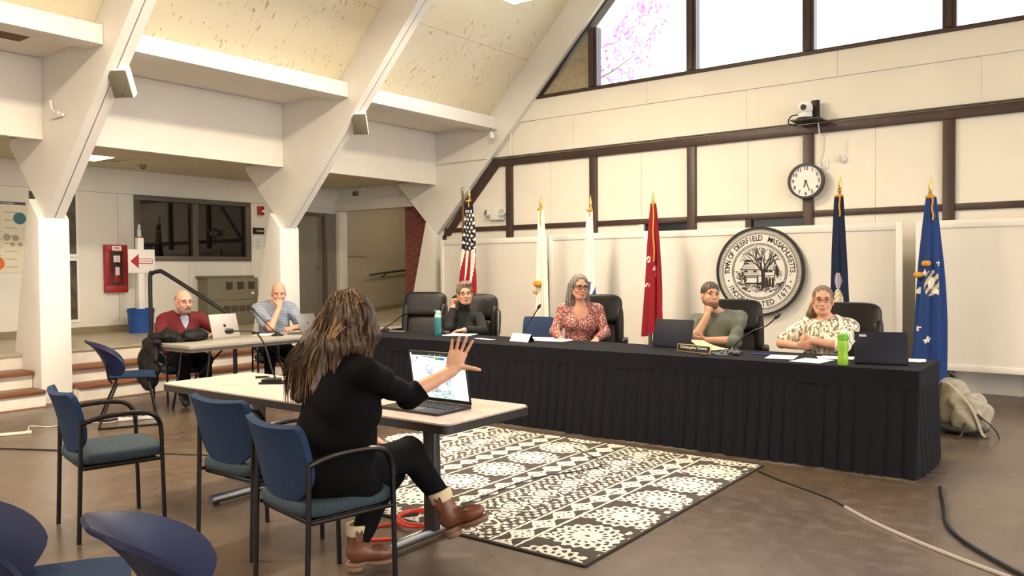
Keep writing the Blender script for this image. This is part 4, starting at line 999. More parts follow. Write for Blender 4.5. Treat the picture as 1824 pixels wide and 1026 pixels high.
def gooseneck(label, loc, path, base='wedge', rz=0, foam=.016):
    t = thing('gooseneck_microphone', label, 'microphone', loc, 0)
    bm_ = MB().prism([(-.085, -.06), (.085, -.06), (.06, .055), (.02, .075), (-.02, .075), (-.06, .055)], 2, 0, .014) if base == 'wedge' else MB().lathe([(.07, 0), (.07, .012), (.03, .03), (.015, .05)], 18)
    if base == 'wedge': bm_.prism([(-.07, -.045), (.07, -.045), (.04, .055), (-.04, .055)], 2, .014, .032)
    bm_.tf(Matrix.Rotation(R(rz), 4, 'Z')).build('base', M_blackm if base == 'wedge' else M_black, t, bevel=.004 if base == 'wedge' else 0)
    sp_ = smooth_path(path, 6); MB().tube(sp_, .006, 7).build('gooseneck', M_black, t)
    d = (Vector(path[-1])-Vector(path[-2])).normalized(); e = Vector(path[-1])
    MB().tube([e-d*.01, e, e+d*.02, e+d*.045, e+d*.055], [.007, foam*.8, foam, foam*.9, foam*.3], 10).build('windscreen', M_black, t)
    return t
gm = gooseneck('gooseneck microphone with a grey wedge base on the presenter table', (-4.56, 3.36, .74), [(0, .02, .02), (-.02, .0, .1), (-.06, -.02, .25), (-.10, -.05, .33), (-.14, -.07, .352), (-.25, -.14, .352)], rz=35, foam=.022)
gooseneck('black gooseneck microphone in front of the checked shirt', (-7.83, 5.83, .74), [(0, 0, .03), (-.02, -.1, .12), (-.05, -.28, .31)], base='round')
gooseneck('gooseneck microphone leaning before the floral blouse', (-5.04, 6.80, .76), [(0, 0, .03), (.06, 0, .08), (.27, -.04, .33)], base='round')
gooseneck('gooseneck microphone curving right of the computer mouse', (-2.66, 6.70, .76), [(0, 0, .03), (.03, 0, .09), (.16, 0, .19), (.28, 0, .24), (.36, 0, .31)], base='round')
gooseneck('gooseneck microphone in front of the empty executive chair', (-7.1, 6.86, .76), [(0, 0, .03), (.03, 0, .06), (.12, 0, .1), (.2, 0, .15), (.27, .03, .2)], base='round')
def sheet(label, loc, rz, w=.216, d=.28, name='paper_sheet', n=1):
    t = thing(name, label, 'paper', loc, rz)
    for k in range(n): MB().box((random.uniform(-.02, .02) if n > 1 else 0, random.uniform(-.015, .015) if n > 1 else 0, .001+k*.0016), (w, d, .0013), rotm(0, 0, random.uniform(-8, 8) if n > 1 else 0)).build('sheet', M_paper, t)
    MB().box((0, d*.3, .0019+(n-1)*.0016), (w*.6, .006, .0004)).build('print_line', M_pg, t)
zt = .7615
sheet('white papers under the turtleneck woman’s elbow', (-5.90, 6.85, zt), 12, .3, .3, n=3); sheet('narrow strip of white paper near the table edge', (-5.33, 6.58, zt), -15, .28, .08)
sheet('loose papers before the floral blouse', (-4.65, 6.86, zt), 8, .34, .25, n=2); sheet('wide white papers left of the floral blouse', (-4.92, 6.98, zt), 20, .3, .2)
sheet('white sheet beside the blue pen', (-2.20, 6.56, zt), 10, .22, .3); sheet('white sheet in the middle of the papers before the leaf-print shirt', (-1.92, 6.43, zt), -6, .24, .3); sheet('white papers behind the green bottle', (-1.72, 6.75, zt), 14, .45, .2, n=2)
sheet('folded papers behind the laptop at the table end', (-1.3, 6.85, zt), 5, .22, .2, n=3)
sheet('white paper under the grey laptop edge', (-7.82, 6.24, .7415), 4, .2, .3); sheet('white papers before the checked shirt', (-8.1, 5.86, .7415), 30, .2, .28)
t = thing('tent_card', 'white folded name card beside the leaning microphone', 'name card', (-4.86, 6.60, .76), -8)
MB().prism([(-.05, .0), (-.047, 0), (.001, .075), (-.001, .078)], 0, -.13, .13).build('front_leaf', M_paper, t, False); MB().prism([(.05, .0), (.047, 0), (-.001, .075), (.001, .078)], 0, -.13, .13).build('rear_leaf', M_black, t, False)
t = thing('name_plate', 'black name plate with a gold border before the navy laptop', 'name plate', (-2.94, 6.50, .76), -14); M_np = mat('name_plate_gold', '#c9b26a', .35, metal=.6)
r = rotm(-12); MB().box((0, 0, .035), (.36, .012, .07), r).build('border', M_np, t, bevel=.002); MB().box((0, -.0075, .037), (.345, .002, .055), r).build('plate', M_black, t)
text_mesh('Christopher Dunne', .036, M_sign, 'lettering', t, Matrix.Translation((0, -.0095, .045)) @ r.to_4x4() @ Matrix.Rotation(R(90), 4, 'X')); text_mesh('Town Administrator', .02, M_np, 'lettering', t, Matrix.Translation((0, -.0055, .019)) @ r.to_4x4() @ Matrix.Rotation(R(90), 4, 'X'))
t = thing('computer_mouse', 'dark grey computer mouse among the cables', 'mouse', (-2.58, 6.54, .7605), 40); MB().sq((0, 0, .016), (.065, .11, .036), .7, .8).build('shell', mat('mouse_grey', '#4a4a4c', .3), t, ang=80); MB().lathe([(.008, -.004), (.008, .004)], 10, (0, .03, .034), rotm(0, 90)).build('wheel', M_black, t)
tag(MB().tube(smooth_path([(-2.76, 6.56, .765), (-2.72, 6.50, .766), (-2.69, 6.60, .80), (-2.66, 6.50, .766), (-2.63, 6.62, .79), (-2.68, 6.66, .766), (-2.8, 6.58, .765), (-2.72, 6.46, .765), (-2.62, 6.46, .765)], 6), .004, 6).build('earphone_cable', mat('cable_grey', '#8b929c', .5)), 'tangled thin grey cable beside the name plate', 'cable')
t = thing('key_fob', 'tiny dark oval fob on the cloth before the name plate', 'fob', (-2.78, 6.32, .7595)); MB().sq((0, 0, .006), (.07, .03, .012), .7, .8, 16, 8).build('shell', M_black, t, ang=80); MB().lathe([(.008, 0), (.008, .002)], 8, (.012, 0, .012)).build('button', M_steel, t)
t = thing('pen', 'blue pen lying beside the white sheet', 'pen', (-2.40, 6.68, .7645), 20); MB().tube([(-.07, 0, 0), (.06, 0, 0), (.072, 0, 0)], [.0045, .0045, .001], 8).build('barrel', mat('pen_blue', '#2a3f9d', .3), t); MB().tube([(-.08, 0, 0), (-.05, 0, 0)], .0053, 8).build('cap', mat('pen_blue', '#2a3f9d', .3), t)
t = thing('water_bottle', 'teal water bottle with a pale flip lid', 'bottle', (-6.12, 6.72, .758)); M_teal = mat('bottle_teal', '#2f7d83', .35)
MB().lathe([(.034, 0), (.037, .006), (.037, .2), (.033, .22)], 20).build('body', M_teal, t); MB().lathe([(.037, .2), (.038, .205), (.038, .222), (.03, .24)], 20).build('collar', mat('lid_pale', '#b9d3c8', .5), t); MB().sq((.005, 0, .255), (.06, .05, .05), .7, .7).build('lid', mat('lid_pale', '#b9d3c8', .5), t, ang=80); MB().box((-.035, 0, .268), (.05, .025, .022), rotm(0, 25)).build('spout', mat('spout_grey', '#3d4f57', .5), t, bevel=.005)
t = thing('water_bottle', 'translucent lime green water bottle by the table end', 'bottle', (-1.66, 6.32, .758)); M_lime = mat('bottle_lime', '#a6e03a', .3, trans=.35); M_lime2 = mat('lid_green', '#6db535', .4)
MB().lathe([(.034, 0), (.038, .01), (.038, .06), (.034, .10), (.038, .14), (.038, .18), (.03, .195)], 20).build('body', M_lime, t); MB().lathe([(.038, .185), (.039, .19), (.039, .225), (.03, .235)], 20).build('collar', M_lime2, t); MB().lathe([(.02, .235), (.022, .25), (.016, .265)], 12).build('spout', M_wpl, t)
MB().tube(smooth_path([(.03, 0, .21), (.06, 0, .205), (.085, 0, .175)], 4), .005, 6).build('carry_loop', M_wpl, t)
t = thing('speaker_puck', 'small black disc speaker beside the teal bottle', 'speaker', (-6.2, 6.93, .758)); MB().lathe([(.055, 0), (.06, .01), (.06, .025), (.05, .034), (.0, .035)], 20).build('body', M_black, t); MB().lathe([(.061, .012), (.061, .016)], 20, caps=False).build('ring', M_chrome, t)
t = thing('remote_control', 'grey remote lying on the black cloth left of the teal bottle', 'remote', (-6.82, 6.77, .7595), 15); MB().box((0, 0, .01), (.2, .05, .02)).build('shell', mat('remote_grey', '#6d665e', .5), t, bevel=.006); MB().box((.03, 0, .0205), (.06, .03, .002)).build('buttons', M_black, t)
t = thing('marker', 'short dark marker lying on the presenter table', 'marker', (-4.84, 3.47, .748), 55); MB().tube([(-.045, 0, 0), (.03, 0, 0)], .008, 8).build('barrel', M_black, t); MB().tube([(.03, 0, 0), (.05, 0, 0)], .0085, 8).build('cap', M_taupe, t)

t = thing('notepad', 'curled cream paper pad between the navy laptop and the sweater', 'notepad', (-2.98, 6.90, .7615), -20)
MB().shell(lambda u, v: (-.15+.3*u, -.1+.2*v, .002+.075*(1-u)**2.2*(1-.3*v)), 12, 6, .002).build('sheet', mat('cream_paper', '#e6dcae', .7), t, ang=60); MB().box((.02, 0, .001), (.26, .19, .002)).build('backing', M_paper, t)
# ------------------------------------------------------------------ cords on the floor
def cable(label, pts, r, m, name='cable'):
    return tag(MB().tube(smooth_path(pts, 8), r, 7).build(name, m), label, 'cable')
M_wc, M_oc = mat('white_cord', '#d8d0bd', .5), mat('orange_cord', '#c8431f', .5)
cable('white extension cord snaking on the floor by the near column', [(-8.3, 3.0, .006), (-8.18, 3.25, .006), (-8.45, 3.4, .006), (-8.25, 3.5, .006), (-8.3, 3.72, .006), (-8.02, 3.92, .006), (-8.05, 4.15, .006)], .006, M_wc)
t = thing('power_strip', 'white power strip on the floor under the shell chair', 'power strip', (-7.93, 4.2, 0), 62); MB().box((0, 0, .02), (.36, .05, .035)).build('housing', M_wpl, t, bevel=.006)
for k in range(5): MB().box((-.13+k*.06, 0, .0385), (.03, .03, .002)).build('socket', M_taupe, t)
t = thing('cord_cover', 'flat beige plug block at the left edge of the floor', 'plug', (-8.2, 3.05, 0), 65); MB().box((0, 0, .012), (.4, .06, .022)).build('cover', M_wc, t, bevel=.006); MB().box((.22, 0, .014), (.05, .05, .026)).build('plug', M_wc, t, bevel=.006)
cable('long dark cable crossing the floor behind the standing armchair', [(-9.45, 1.6, .006), (-8.6, 2.2, .006), (-7.8, 2.7, .006), (-7.1, 3.08, .006), (-6.2, 3.55, .006), (-5.7, 3.8, .006), (-5.0, 4.0, .006)], .006, M_black)
cable('orange cord running along the foot of the steps', [(-9.54, 1.5, .008), (-9.55, 4.0, .008), (-9.53, 5.2, .008), (-9.55, 7.2, .008)], .006, mat('dull_orange_cord', '#a05a3a', .6))
cable('dark cable hanging from the presenter table edge across the rug', [(-3.24, 3.55, .68), (-3.24, 3.56, .4), (-3.25, 3.58, .05), (-3.28, 3.64, .018), (-3.3, 3.9, .018), (-3.3, 4.6, .018), (-3.1, 5.2, .018), (-3.6, 5.6, .018)], .004, M_black)
coil = [(-3.28+.16*math.cos(k*.5)*(1+.08*math.sin(k*.37)), 3.46+.15*math.sin(k*.5)*(1+.06*math.cos(k*.61)), .02+.0004*k+.004*math.sin(k*1.3)) for k in range(48)]
cable('coiled orange-red extension cord at the rug corner under the table', coil+[(-3.4, 3.3, .012), (-3.45, 3.15, .009), (-3.32, 3.05, .009), (-3.2, 3.14, .009)], .009, mat('red_cord', '#d5412c', .45))
cable('thick black cable curving over the floor at the lower right', [(-.95, 6.0, .012), (-.86, 5.55, .012), (-.76, 5.1, .012), (-.55, 4.75, .012), (-.2, 4.4, .012), (.3, 4.2, .012)], .014, M_black)
cable('thin dark cable leading from the rug to the board table', [(-2.1, 5.75, .006), (-1.9, 5.6, .006), (-1.5, 5.35, .006), (-1.35, 5.2, .006)], .006, M_black)
cable('grey flat cable continuing over the open floor', [(-1.35, 5.2, .005), (-1.1, 4.95, .005), (-.7, 4.65, .005), (-.2, 4.35, .005)], .012, mat('grey_cable', '#a39a94', .5))

# ------------------------------------------------------------------ outside: pink blossoming tree seen through the gable window
tr = thing('tree', 'pink-leaved tree outside the gable window', 'tree', (-12.1, 19.0, 2.0))
M_bark = mat('bark', '#6b5b52', .9); M_leaf = mat('pink_leaf', '#c478b0', .7)
b_ = MB().tube([(0, 0, -2), (.1, 0, 2.5), (0, .1, 5)], [.28, .2, .12], 8)
rr = random.Random(3)
for k in range(7):
    a = rr.uniform(0, 6.28); z = rr.uniform(2.5, 5.5); l = rr.uniform(1, 2.4); b_.tube([(0, 0, z), (l*.5*math.cos(a), l*.5*math.sin(a), z+.6), (l*math.cos(a), l*math.sin(a), z+1.4)], [.04, .025, .01], 5)
b_.build('trunk', M_bark, tr)
lf = MB()
for k in range(2600):
    a = rr.uniform(0, 6.28); ph = math.acos(rr.uniform(-1, 1)); q = rr.uniform(.25, 1)**.5
    c = Vector((2.7*q*math.sin(ph)*math.cos(a), 2.3*q*math.sin(ph)*math.sin(a), 6.5+2.5*q*math.cos(ph)))
    if math.sin(c.x*2.3+1)*math.sin(c.y*2.1)*math.sin(c.z*2.5) < -.25: continue
    r3 = rotm(rr.uniform(0, 360), rr.uniform(0, 360), 0); s = rr.uniform(.05, .11)
    lf.add([c+r3 @ Vector(v) for v in ((-s, 0, 0), (0, -s*.5, 0), (s, 0, 0), (0, s*.5, .01))], [(0, 1, 2, 3)])
lv = lf.build('foliage', M_leaf, tr, False); lv['kind'] = 'stuff'
tag(MB().box2(-40, 40, 11.8, 60, -1.2, -1.0).build('ground_outside', mat('outside_ground', '#8f9a80', .9)), 'ground outside beyond the gable window', None, None, 'structure')
# ------------------------------------------------------------------ people: smooth-blended implicit surfaces
class SDF:
    def __init__(s): s.ops = []
    def cone(s, a, b, ra, rb, k=.02, flat=False, inf=0): s.ops.append(('c', np.array(a, float), np.array(b, float), ra+inf, rb+inf, k, flat)); return s
    def ell(s, c, r, Rm=None, k=.02, inf=0): s.ops.append(('e', np.array(c, float), np.array(r, float)+inf, np.eye(3) if Rm is None else np.array(Rm, float), k)); return s
    def cut(s, c, r, Rm=None, k=.01): s.ops.append(('x', np.array(c, float), np.array(r, float), np.eye(3) if Rm is None else np.array(Rm, float), k)); return s
    def half(s, p, n, k=.008): s.ops.append(('h', np.array(p, float), np.array(n, float)/np.linalg.norm(n), k)); return s
    def mesh(s, name, m, parent, h=.007, disp=None, org=None):
        lo = np.full(3, 1e9); hi = -lo
        for o in s.ops:
            if o[0] == 'c':
                for p, r in ((o[1], o[3]), (o[2], o[4])): lo = np.minimum(lo, p-r); hi = np.maximum(hi, p+r)
            elif o[0] == 'e':
                e = np.abs(o[3]) @ o[2]; lo = np.minimum(lo, o[1]-e); hi = np.maximum(hi, o[1]+e)
        lo -= .03; hi += .03; n = np.ceil((hi-lo)/h).astype(int)+1
        ax = [(lo[i]+h*np.arange(n[i])).astype(np.float32) for i in range(3)]
        D = np.full(n, .5, np.float32)
        def sub(a, b, mg):
            i0 = np.maximum(0, np.floor((a-mg-lo)/h).astype(int)); i1 = np.minimum(n, np.ceil((b+mg-lo)/h).astype(int)+1)
            return tuple(slice(i0[k], max(i0[k]+1, i1[k])) for k in range(3))
        for o in s.ops:
            if o[0] == 'c':
                _, a, b, ra, rb, k, flat = o; r = max(ra, rb); sl = sub(np.minimum(a, b)-r, np.maximum(a, b)+r, k+.03)
                X, Y_, Z_ = ax[0][sl[0]][:, None, None], ax[1][sl[1]][None, :, None], ax[2][sl[2]][None, None, :]
                ab = (b-a).astype(np.float32); L2 = max(float(ab @ ab), 1e-9)
                t = ((X-a[0])*ab[0]+(Y_-a[1])*ab[1]+(Z_-a[2])*ab[2])/L2; tc_ = np.clip(t, 0, 1)
                d = np.sqrt((X-a[0]-tc_*ab[0])**2+(Y_-a[1]-tc_*ab[1])**2+(Z_-a[2]-tc_*ab[2])**2)-(ra+tc_*(rb-ra))
                if flat: d = np.maximum(d, (t-1)*math.sqrt(L2))
            elif o[0] in 'ex':
                _, c, r, Rm, k = o; e = np.abs(Rm) @ r; sl = sub(c-e, c+e, k+.03)
                X, Y_, Z_ = ax[0][sl[0]][:, None, None]-c[0], ax[1][sl[1]][None, :, None]-c[1], ax[2][sl[2]][None, None, :]-c[2]
                q = [(Rm[0, i]*X+Rm[1, i]*Y_+Rm[2, i]*Z_)/r[i] for i in range(3)]
                k0 = np.sqrt(q[0]**2+q[1]**2+q[2]**2); k1 = np.sqrt((q[0]/r[0])**2+(q[1]/r[1])**2+(q[2]/r[2])**2)+1e-6
                d = k0*(k0-1)/k1
            else:
                _, p, nn, k = o; sl = (slice(None),)*3
                d = (ax[0][:, None, None]-p[0])*nn[0]+(ax[1][None, :, None]-p[1])*nn[1]+(ax[2][None, None, :]-p[2])*nn[2]
            A = D[sl]
            if o[0] in 'ce':
                hh = np.clip(.5+.5*(A-d)/k, 0, 1); D[sl] = A+(d-A)*hh-k*hh*(1-hh)
            elif o[0] == 'x':
                d = -d; hh = np.clip(.5-.5*(A-d)/k, 0, 1); D[sl] = A+(d-A)*hh+k*hh*(1-hh)
            else: D[sl] = np.maximum(A, d)
        if disp is not None:
            X, Y_, Z_ = ax[0][:, None, None]-(org[0] if org is not None else 0), ax[1][None, :, None]-(org[1] if org is not None else 0), ax[2][None, None, :]-(org[2] if org is not None else 0)
            D += disp(X, Y_, Z_)
        D[0] = D[-1] = .5; D[:, 0] = D[:, -1] = .5; D[:, :, 0] = D[:, :, -1] = .5
        I = D < 0; c8 = sum(I[i:n[0]-1+i, j:n[1]-1+j, k:n[2]-1+k].astype(np.int8) for i in (0, 1) for j in (0, 1) for k in (0, 1))
        act = (c8 > 0) & (c8 < 8); idx = np.argwhere(act); ids = np.full(act.shape, -1, np.int64); ids[act] = np.arange(len(idx))
        P = np.zeros((len(idx), 3)); W = np.zeros(len(idx)); cr = [(i, j, k) for i in (0, 1) for j in (0, 1) for k in (0, 1)]
        for a in cr:
            for axn in range(3):
                if a[axn]: continue
                b = list(a); b[axn] = 1
                va = D[idx[:, 0]+a[0], idx[:, 1]+a[1], idx[:, 2]+a[2]]; vb = D[idx[:, 0]+b[0], idx[:, 1]+b[1], idx[:, 2]+b[2]]
                mk = (va < 0) != (vb < 0); t = np.where(mk, va/np.where(mk, va-vb, 1), 0); q = np.array(a, float)[None, :].repeat(len(idx), 0); q[:, axn] = t
                P[mk] += q[mk]; W[mk] += 1
        V = lo+h*(idx+P/W[:, None]); F = []
        for axn in range(3):
            u, v = (axn+1) % 3, (axn+2) % 3; s0 = [slice(0, -1) if i == axn else slice(1, -1) for i in range(3)]; s1 = [slice(1, None) if i == axn else slice(1, -1) for i in range(3)]
            A, B = I[tuple(s0)], I[tuple(s1)]; e = np.argwhere(A != B); sg = A[tuple(e.T)]; off = np.array([0 if i == axn else 1 for i in range(3)]); e = e+off
            def cid(du, dv): q = e.copy(); q[:, u] -= du; q[:, v] -= dv; return ids[q[:, 0], q[:, 1], q[:, 2]]
            Q = np.stack([cid(1, 1), cid(0, 1), cid(0, 0), cid(1, 0)], 1); Q[~sg] = Q[~sg][:, ::-1]; F.append(Q)
        F = np.concatenate(F); me = bpy.data.meshes.new(name)
        me.vertices.add(len(V)); me.vertices.foreach_set('co', V.ravel()); me.loops.add(len(F)*4); me.loops.foreach_set('vertex_index', F.ravel().astype(np.int32))
        me.polygons.add(len(F)); me.polygons.foreach_set('loop_start', np.arange(0, len(F)*4, 4, dtype=np.int32))
        me.polygons.foreach_set('use_smooth', np.ones(len(F), bool)); me.update(calc_edges=True); me.validate(); me.materials.append(m)
        o = bpy.data.objects.new(name, me); col.objects.link(o)
        if parent: o.parent = parent; o.matrix_parent_inverse = parent.matrix_basis.inverted()
        return o
V3 = lambda *a: np.array(a, float)
def unit(v): v = np.array(v, float); return v/np.linalg.norm(v)
def rot_about(v, k, a): k = unit(k); return v*math.cos(a)+np.cross(k, v)*math.sin(a)+k*(k @ v)*(1-math.cos(a))
def hand(S, w, d, n, right, curl=(.3, .4, .3), spread=.06, hs=1.0, thumb=.55, r0=.0085, tcurl=.2):
    d = unit(d); n = unit(np.array(n, float)-d*(d @ np.array(n, float))); t = np.cross(d, n)*(1 if right else -1); ax = np.cross(d, n)
    w = np.array(w, float)
    S.ell(w+d*.045*hs, (.037*hs, .050*hs, .015*hs), np.stack([t, d, n], 1), .012)
    for i, (o, L) in enumerate(zip((.031, .0105, -.0105, -.030), (.074, .083, .077, .060))):
        b = w+d*(.083 if i < 3 else .076)*hs+t*o*hs; S.cone(w+t*o*.6*hs+d*.02, b, .014*hs, .0115*hs, .01)
        dd = rot_about(d, n, -(1.5-i)*spread*(1 if right else -1)); p = b; rr_ = r0*hs; a = 0
        for j, f in enumerate((.45, .32, .26)):
            a += curl[j]*(1+.08*i); v = rot_about(dd, np.cross(dd, n), a); q = p+v*L*f*hs; S.cone(p, q, rr_, rr_*.88, .004); p = q; rr_ *= .88
    b = w+d*.028*hs+t*.026*hs; v = unit(d*math.cos(thumb*1.6)+t*math.sin(thumb*1.6)+n*.25)
    S.cone(w+d*.01, b, .016*hs, .0145*hs, .012); q = b+v*.04*hs; S.cone(b, q, .0135*hs, .0105*hs, .006)
    v2 = unit(v+d*tcurl+n*.15); p = q+v2*.032*hs; S.cone(q, p, .0103*hs, .0088*hs, .004); v3 = unit(v2+d*tcurl*.6); S.cone(p, p+v3*.022*hs, .009*hs, .007*hs, .004)
def head_frame(yaw, pitch=0, roll=0):
    f = V3(math.sin(R(yaw))*math.cos(R(pitch)), -math.cos(R(yaw))*math.cos(R(pitch)), math.sin(R(pitch))); r = unit(np.cross(f, V3(0, 0, 1))); u = np.cross(r, f)
    if roll: r, u = r*math.cos(R(roll))+u*math.sin(R(roll)), u*math.cos(R(roll))-r*math.sin(R(roll))
    return np.stack([r, f, u], 1)
def add_head(S, c, H, s=1.0, jaw=1.0, nose=1.0):
    P = lambda x, y, z: c+H @ (V3(x, y, z)*s)
    S.ell(P(0, -.012, .035), V3(.076, .096, .09)*s, H, .02); S.ell(P(0, .025, -.042), V3(.060*jaw, .066, .072)*s, H, .03)
    S.cone(P(-.02, .062, -.094), P(.02, .062, -.094), .02*s*jaw, .02*s*jaw, .02)
    for q in (-1, 1): S.cone(P(q*.058*jaw, -.005, -.05), P(q*.035*jaw, .045, -.09), .018*s, .018*s, .025); S.ell(P(q*.04, .06, -.025), V3(.024, .022, .024)*s, H, .02)
    S.cone(P(-.045, .074, .033), P(.045, .074, .033), .0125*s, .0125*s, .012)
    for q in (-1, 1): S.cut(P(q*.032, .098, .012), V3(.018, .014, .012)*s, H, .008)
    S.cone(P(0, .085, .012), P(0, .107*nose, -.026), .009*s, .0135*s, .01); S.cone(P(-.012, .094, -.03), P(.012, .094, -.03), .0095*s, .0095*s, .006)
    S.ell(P(0, .085, -.06), V3(.026, .014, .014)*s, H, .01)
    for q in (-1, 1): S.ell(P(q*.079, -.01, -.008), V3(.010, .022, .033)*s, H, .006)
def face_parts(t, c, H, s, skin_lip, brow, eye='#4a3a2c', smile=0, open_=1.0):
    P = lambda x, y, z: Vector(c+H @ (V3(x, y, z)*s)); Hm = Matrix([list(r) for r in H])
    inv = t.matrix_basis.inverted()
    def put(mb, n, m, par=t, **k):
        o = mb.build(n, m, par, **k)
        if par is t: o.matrix_parent_inverse = inv
        return o
    Mw = mat('eye_white', '#a89a8c', .3); Mi = mat('iris_'+eye, eye, .2); Mb = mat('brow_'+brow, brow, .8); Ml = mat('lip_'+skin_lip, skin_lip, .5)
    for q in (-1, 1):
        e = put(MB().sq(P(q*.032, .0775, .010), (.026*s, .024*s, .0125*s*open_), 1, 1, 14, 8, Hm), 'eye', Mw, ang=80)
        put(MB().sq(P(q*.031, .0835, .009), (.0125*s, .0145*s, .0115*s*open_), 1, 1, 10, 7, Hm), 'iris', Mi, ang=80).parent = e
        put(MB().tube([P(q*.015, .089, .031), P(q*.03, .091, .037), P(q*.048, .082, .031)], [.004*s, .0045*s, .0025*s], 6), 'eyebrow', Mb)
        put(MB().tube([P(q*.018, .0862, .0135), P(q*.032, .0905, .017), P(q*.047, .082, .012)], [.0018*s, .0026*s, .0018*s], 5), 'eyelid', Mb)
    put(MB().tube([P(-.024, .088, -.060-.004*0+smile), P(-.01, .0985, -.0575), P(0, .0995, -.059), P(.01, .0985, -.0575), P(.024, .088, -.060+smile)], [.002*s, .005*s, .0055*s, .005*s, .002*s], 6), 'lips', Ml)
    return P
def glasses(t, c, H, s, m, w=.026, hgt=.017, r=.0022):
    P = lambda x, y, z: Vector(c+H @ (V3(x, y, z)*s)); g = MB()
    for q in (-1, 1):
        loop = [P(q*.034+w*math.copysign(abs(math.cos(a))**.7, math.cos(a)), .103-.012*(abs(math.cos(a)*1)*(1 if math.cos(a)*q > 0 else .2)), .008+hgt*math.copysign(abs(math.sin(a))**.7, math.sin(a))) for a in [2*PI*k/16 for k in range(17)]]
        g.tube(loop, r*s, 5); g.tube([P(q*.060, .092, .014), P(q*.078, .06, .014), P(q*.081, -.005, .008)], r*s, 5)
    g.tube([P(-.009, .104, .012), P(0, .106, .014), P(.009, .104, .012)], r*s, 5)
    o = g.build('glasses', m, t); o.matrix_parent_inverse = t.matrix_basis.inverted(); return o
def folds(a=.004, f=38, seed=0):
    rs = np.random.RandomState(seed); k = rs.uniform(-1, 1, (4, 3)); ph = rs.uniform(0, 6, 4)
    def fn(X, Y_, Z_):
        w = .5*np.sin(X*11+Z_*9+ph[3])
        return sum(a*.8*np.sin(f*(.5+.3*i)*(k[i, 0]*X+k[i, 1]*Y_+k[i, 2]*Z_*1.3)+ph[i]+2.5*w) for i in range(3)).astype(np.float32)
    return fn
def strands(c, H, a=.0025, f=46):
    def fn(X, Y_, Z_):
        lx = X*H[0, 0]+Y_*H[1, 0]+Z_*H[2, 0]; ly = X*H[0, 1]+Y_*H[1, 1]+Z_*H[2, 1]; lz = X*H[0, 2]+Y_*H[1, 2]+Z_*H[2, 2]
        th = np.arctan2(lx, ly+.02); return (a*np.sin(f*th+14*lz+1.5*np.sin(lz*40))+a*.6*np.sin(f*.43*th-25*lz)).astype(np.float32)
    return fn
def skin(n, c): return mat('skin_'+n, c, .5, noise=.06, nscale=25, bump=.05, bscale=300)
def hair_mat(n, c, c2):
    m, b, nt = new_mat('hair_'+n); tc, x, y, z = coords(nt); n1 = E(noise_sock(nt, tc, 26, 5, (2.5, 2.5, .35)))
    nt.links.new(mixcol(nt, ((n1-.38)*4).max(0).min(1), c, c2), b.inputs['Base Color']); b.inputs['Roughness'].default_value = .45
    bp = nt.nodes.new('ShaderNodeBump'); bp.inputs['Strength'].default_value = .5; bp.inputs['Distance'].default_value = .006; nt.links.new(n1.k, bp.inputs['Height']); nt.links.new(bp.outputs[0], b.inputs['Normal']); return m

def torso(S, J, inf=0, k=1.0, bust=0, belly=0):
    pv, ch, nk = J['pv'], J['ch'], J['nk']; rv = unit(J['sR']-J['sL']); up = unit(nk-pv); fw = unit(np.cross(up, rv)); B = np.stack([rv, fw, np.cross(rv, fw)], 1)
    S.ell(pv, V3(.165, .13, .115)*k, B, .05, inf)
    m1 = pv+(ch-pv)*.5; S.ell(m1+fw*belly*.5, V3(.145, .115+belly*.6, .16)*k, B, .06, inf)
    S.ell(ch, V3(.16, .115, .17)*k, B, .06, inf)
    for s_ in ('sR', 'sL'):
        S.cone(ch+(nk-ch)*.55, J[s_], .085*k, .050*k, .045, inf=inf*.7); S.cone(nk+fw*-.01, J[s_]*.8+nk*.2, .05, .042*k, .04, inf=inf*.7)
    if bust:
        for q in (-1, 1): S.ell(ch+rv*q*.075*k+fw*.085*k-B[:, 2]*.03, V3(.07, .055+bust, .065)*k, B, .04, inf)
    return fw, B
def arm(S, J, q, inf=0, to=2.0, k=1.0):
    a, b, c = J['s'+q], J['e'+q], J['w'+q]; fl = to < 2
    if to <= 1: S.cone(a, a+(b-a)*to, .051*k, .047*k, .03, fl, inf); return
    S.cone(a, b, .050*k, .042*k, .025, inf=inf); e = min(1, to-1); S.cone(b, b+(c-b)*e, .042*k, (.042+(.029-.042)*e)*k, .02, fl, inf)
def legs(S, J, inf=0, k=1.0, to=1.0):
    for q in 'RL':
        S.cone(J['h'+q], J['k'+q], .092*k, .062*k, .04, inf=inf); e = J['k'+q]+(J['a'+q]-J['k'+q])*to; S.cone(J['k'+q], e, .060*k, .06*k+( .04-.06)*to*k, .025, to < 1, inf)
def feet(S, J, inf=0, z=1.0):
    for q in 'RL': a, t_ = J['a'+q], J['t'+q]; S.cone(a, a*.2+t_*.8, .042*z, .036*z, .02, inf=inf); S.cone(a, t_, .04*z, .03*z, .02, inf=inf)
def frame(x, y, a):
    f = V3(math.sin(R(a)), -math.cos(R(a)), 0); r = V3(f[1], -f[0], 0)
    return lambda lr, lf, lz: V3(x, y, 0)+r*lr+f*lf+V3(0, 0, lz)
def seated(x, y, a, seat=.46, sh=1.0, dz=0, lean=0, width=.19):
    L = frame(x, y, a); J = dict(pv=L(0, 0, seat+.10), ch=L(0, lean*.5+.01, seat+.43+dz), nk=L(0, lean+.01, seat+.60+dz), sR=L(width, lean, seat+.545+dz), sL=L(-width, lean, seat+.545+dz))
    J.update(hR=L(.09, .02, seat+.08), hL=L(-.09, .02, seat+.08), kR=L(.12, .43, seat+.06), kL=L(-.12, .43, seat+.06), aR=L(.12, .42, .10), aL=L(-.12, .42, .10), tR=L(.14, .55, .04), tL=L(-.14, .55, .04)); J['L'] = L
    return J
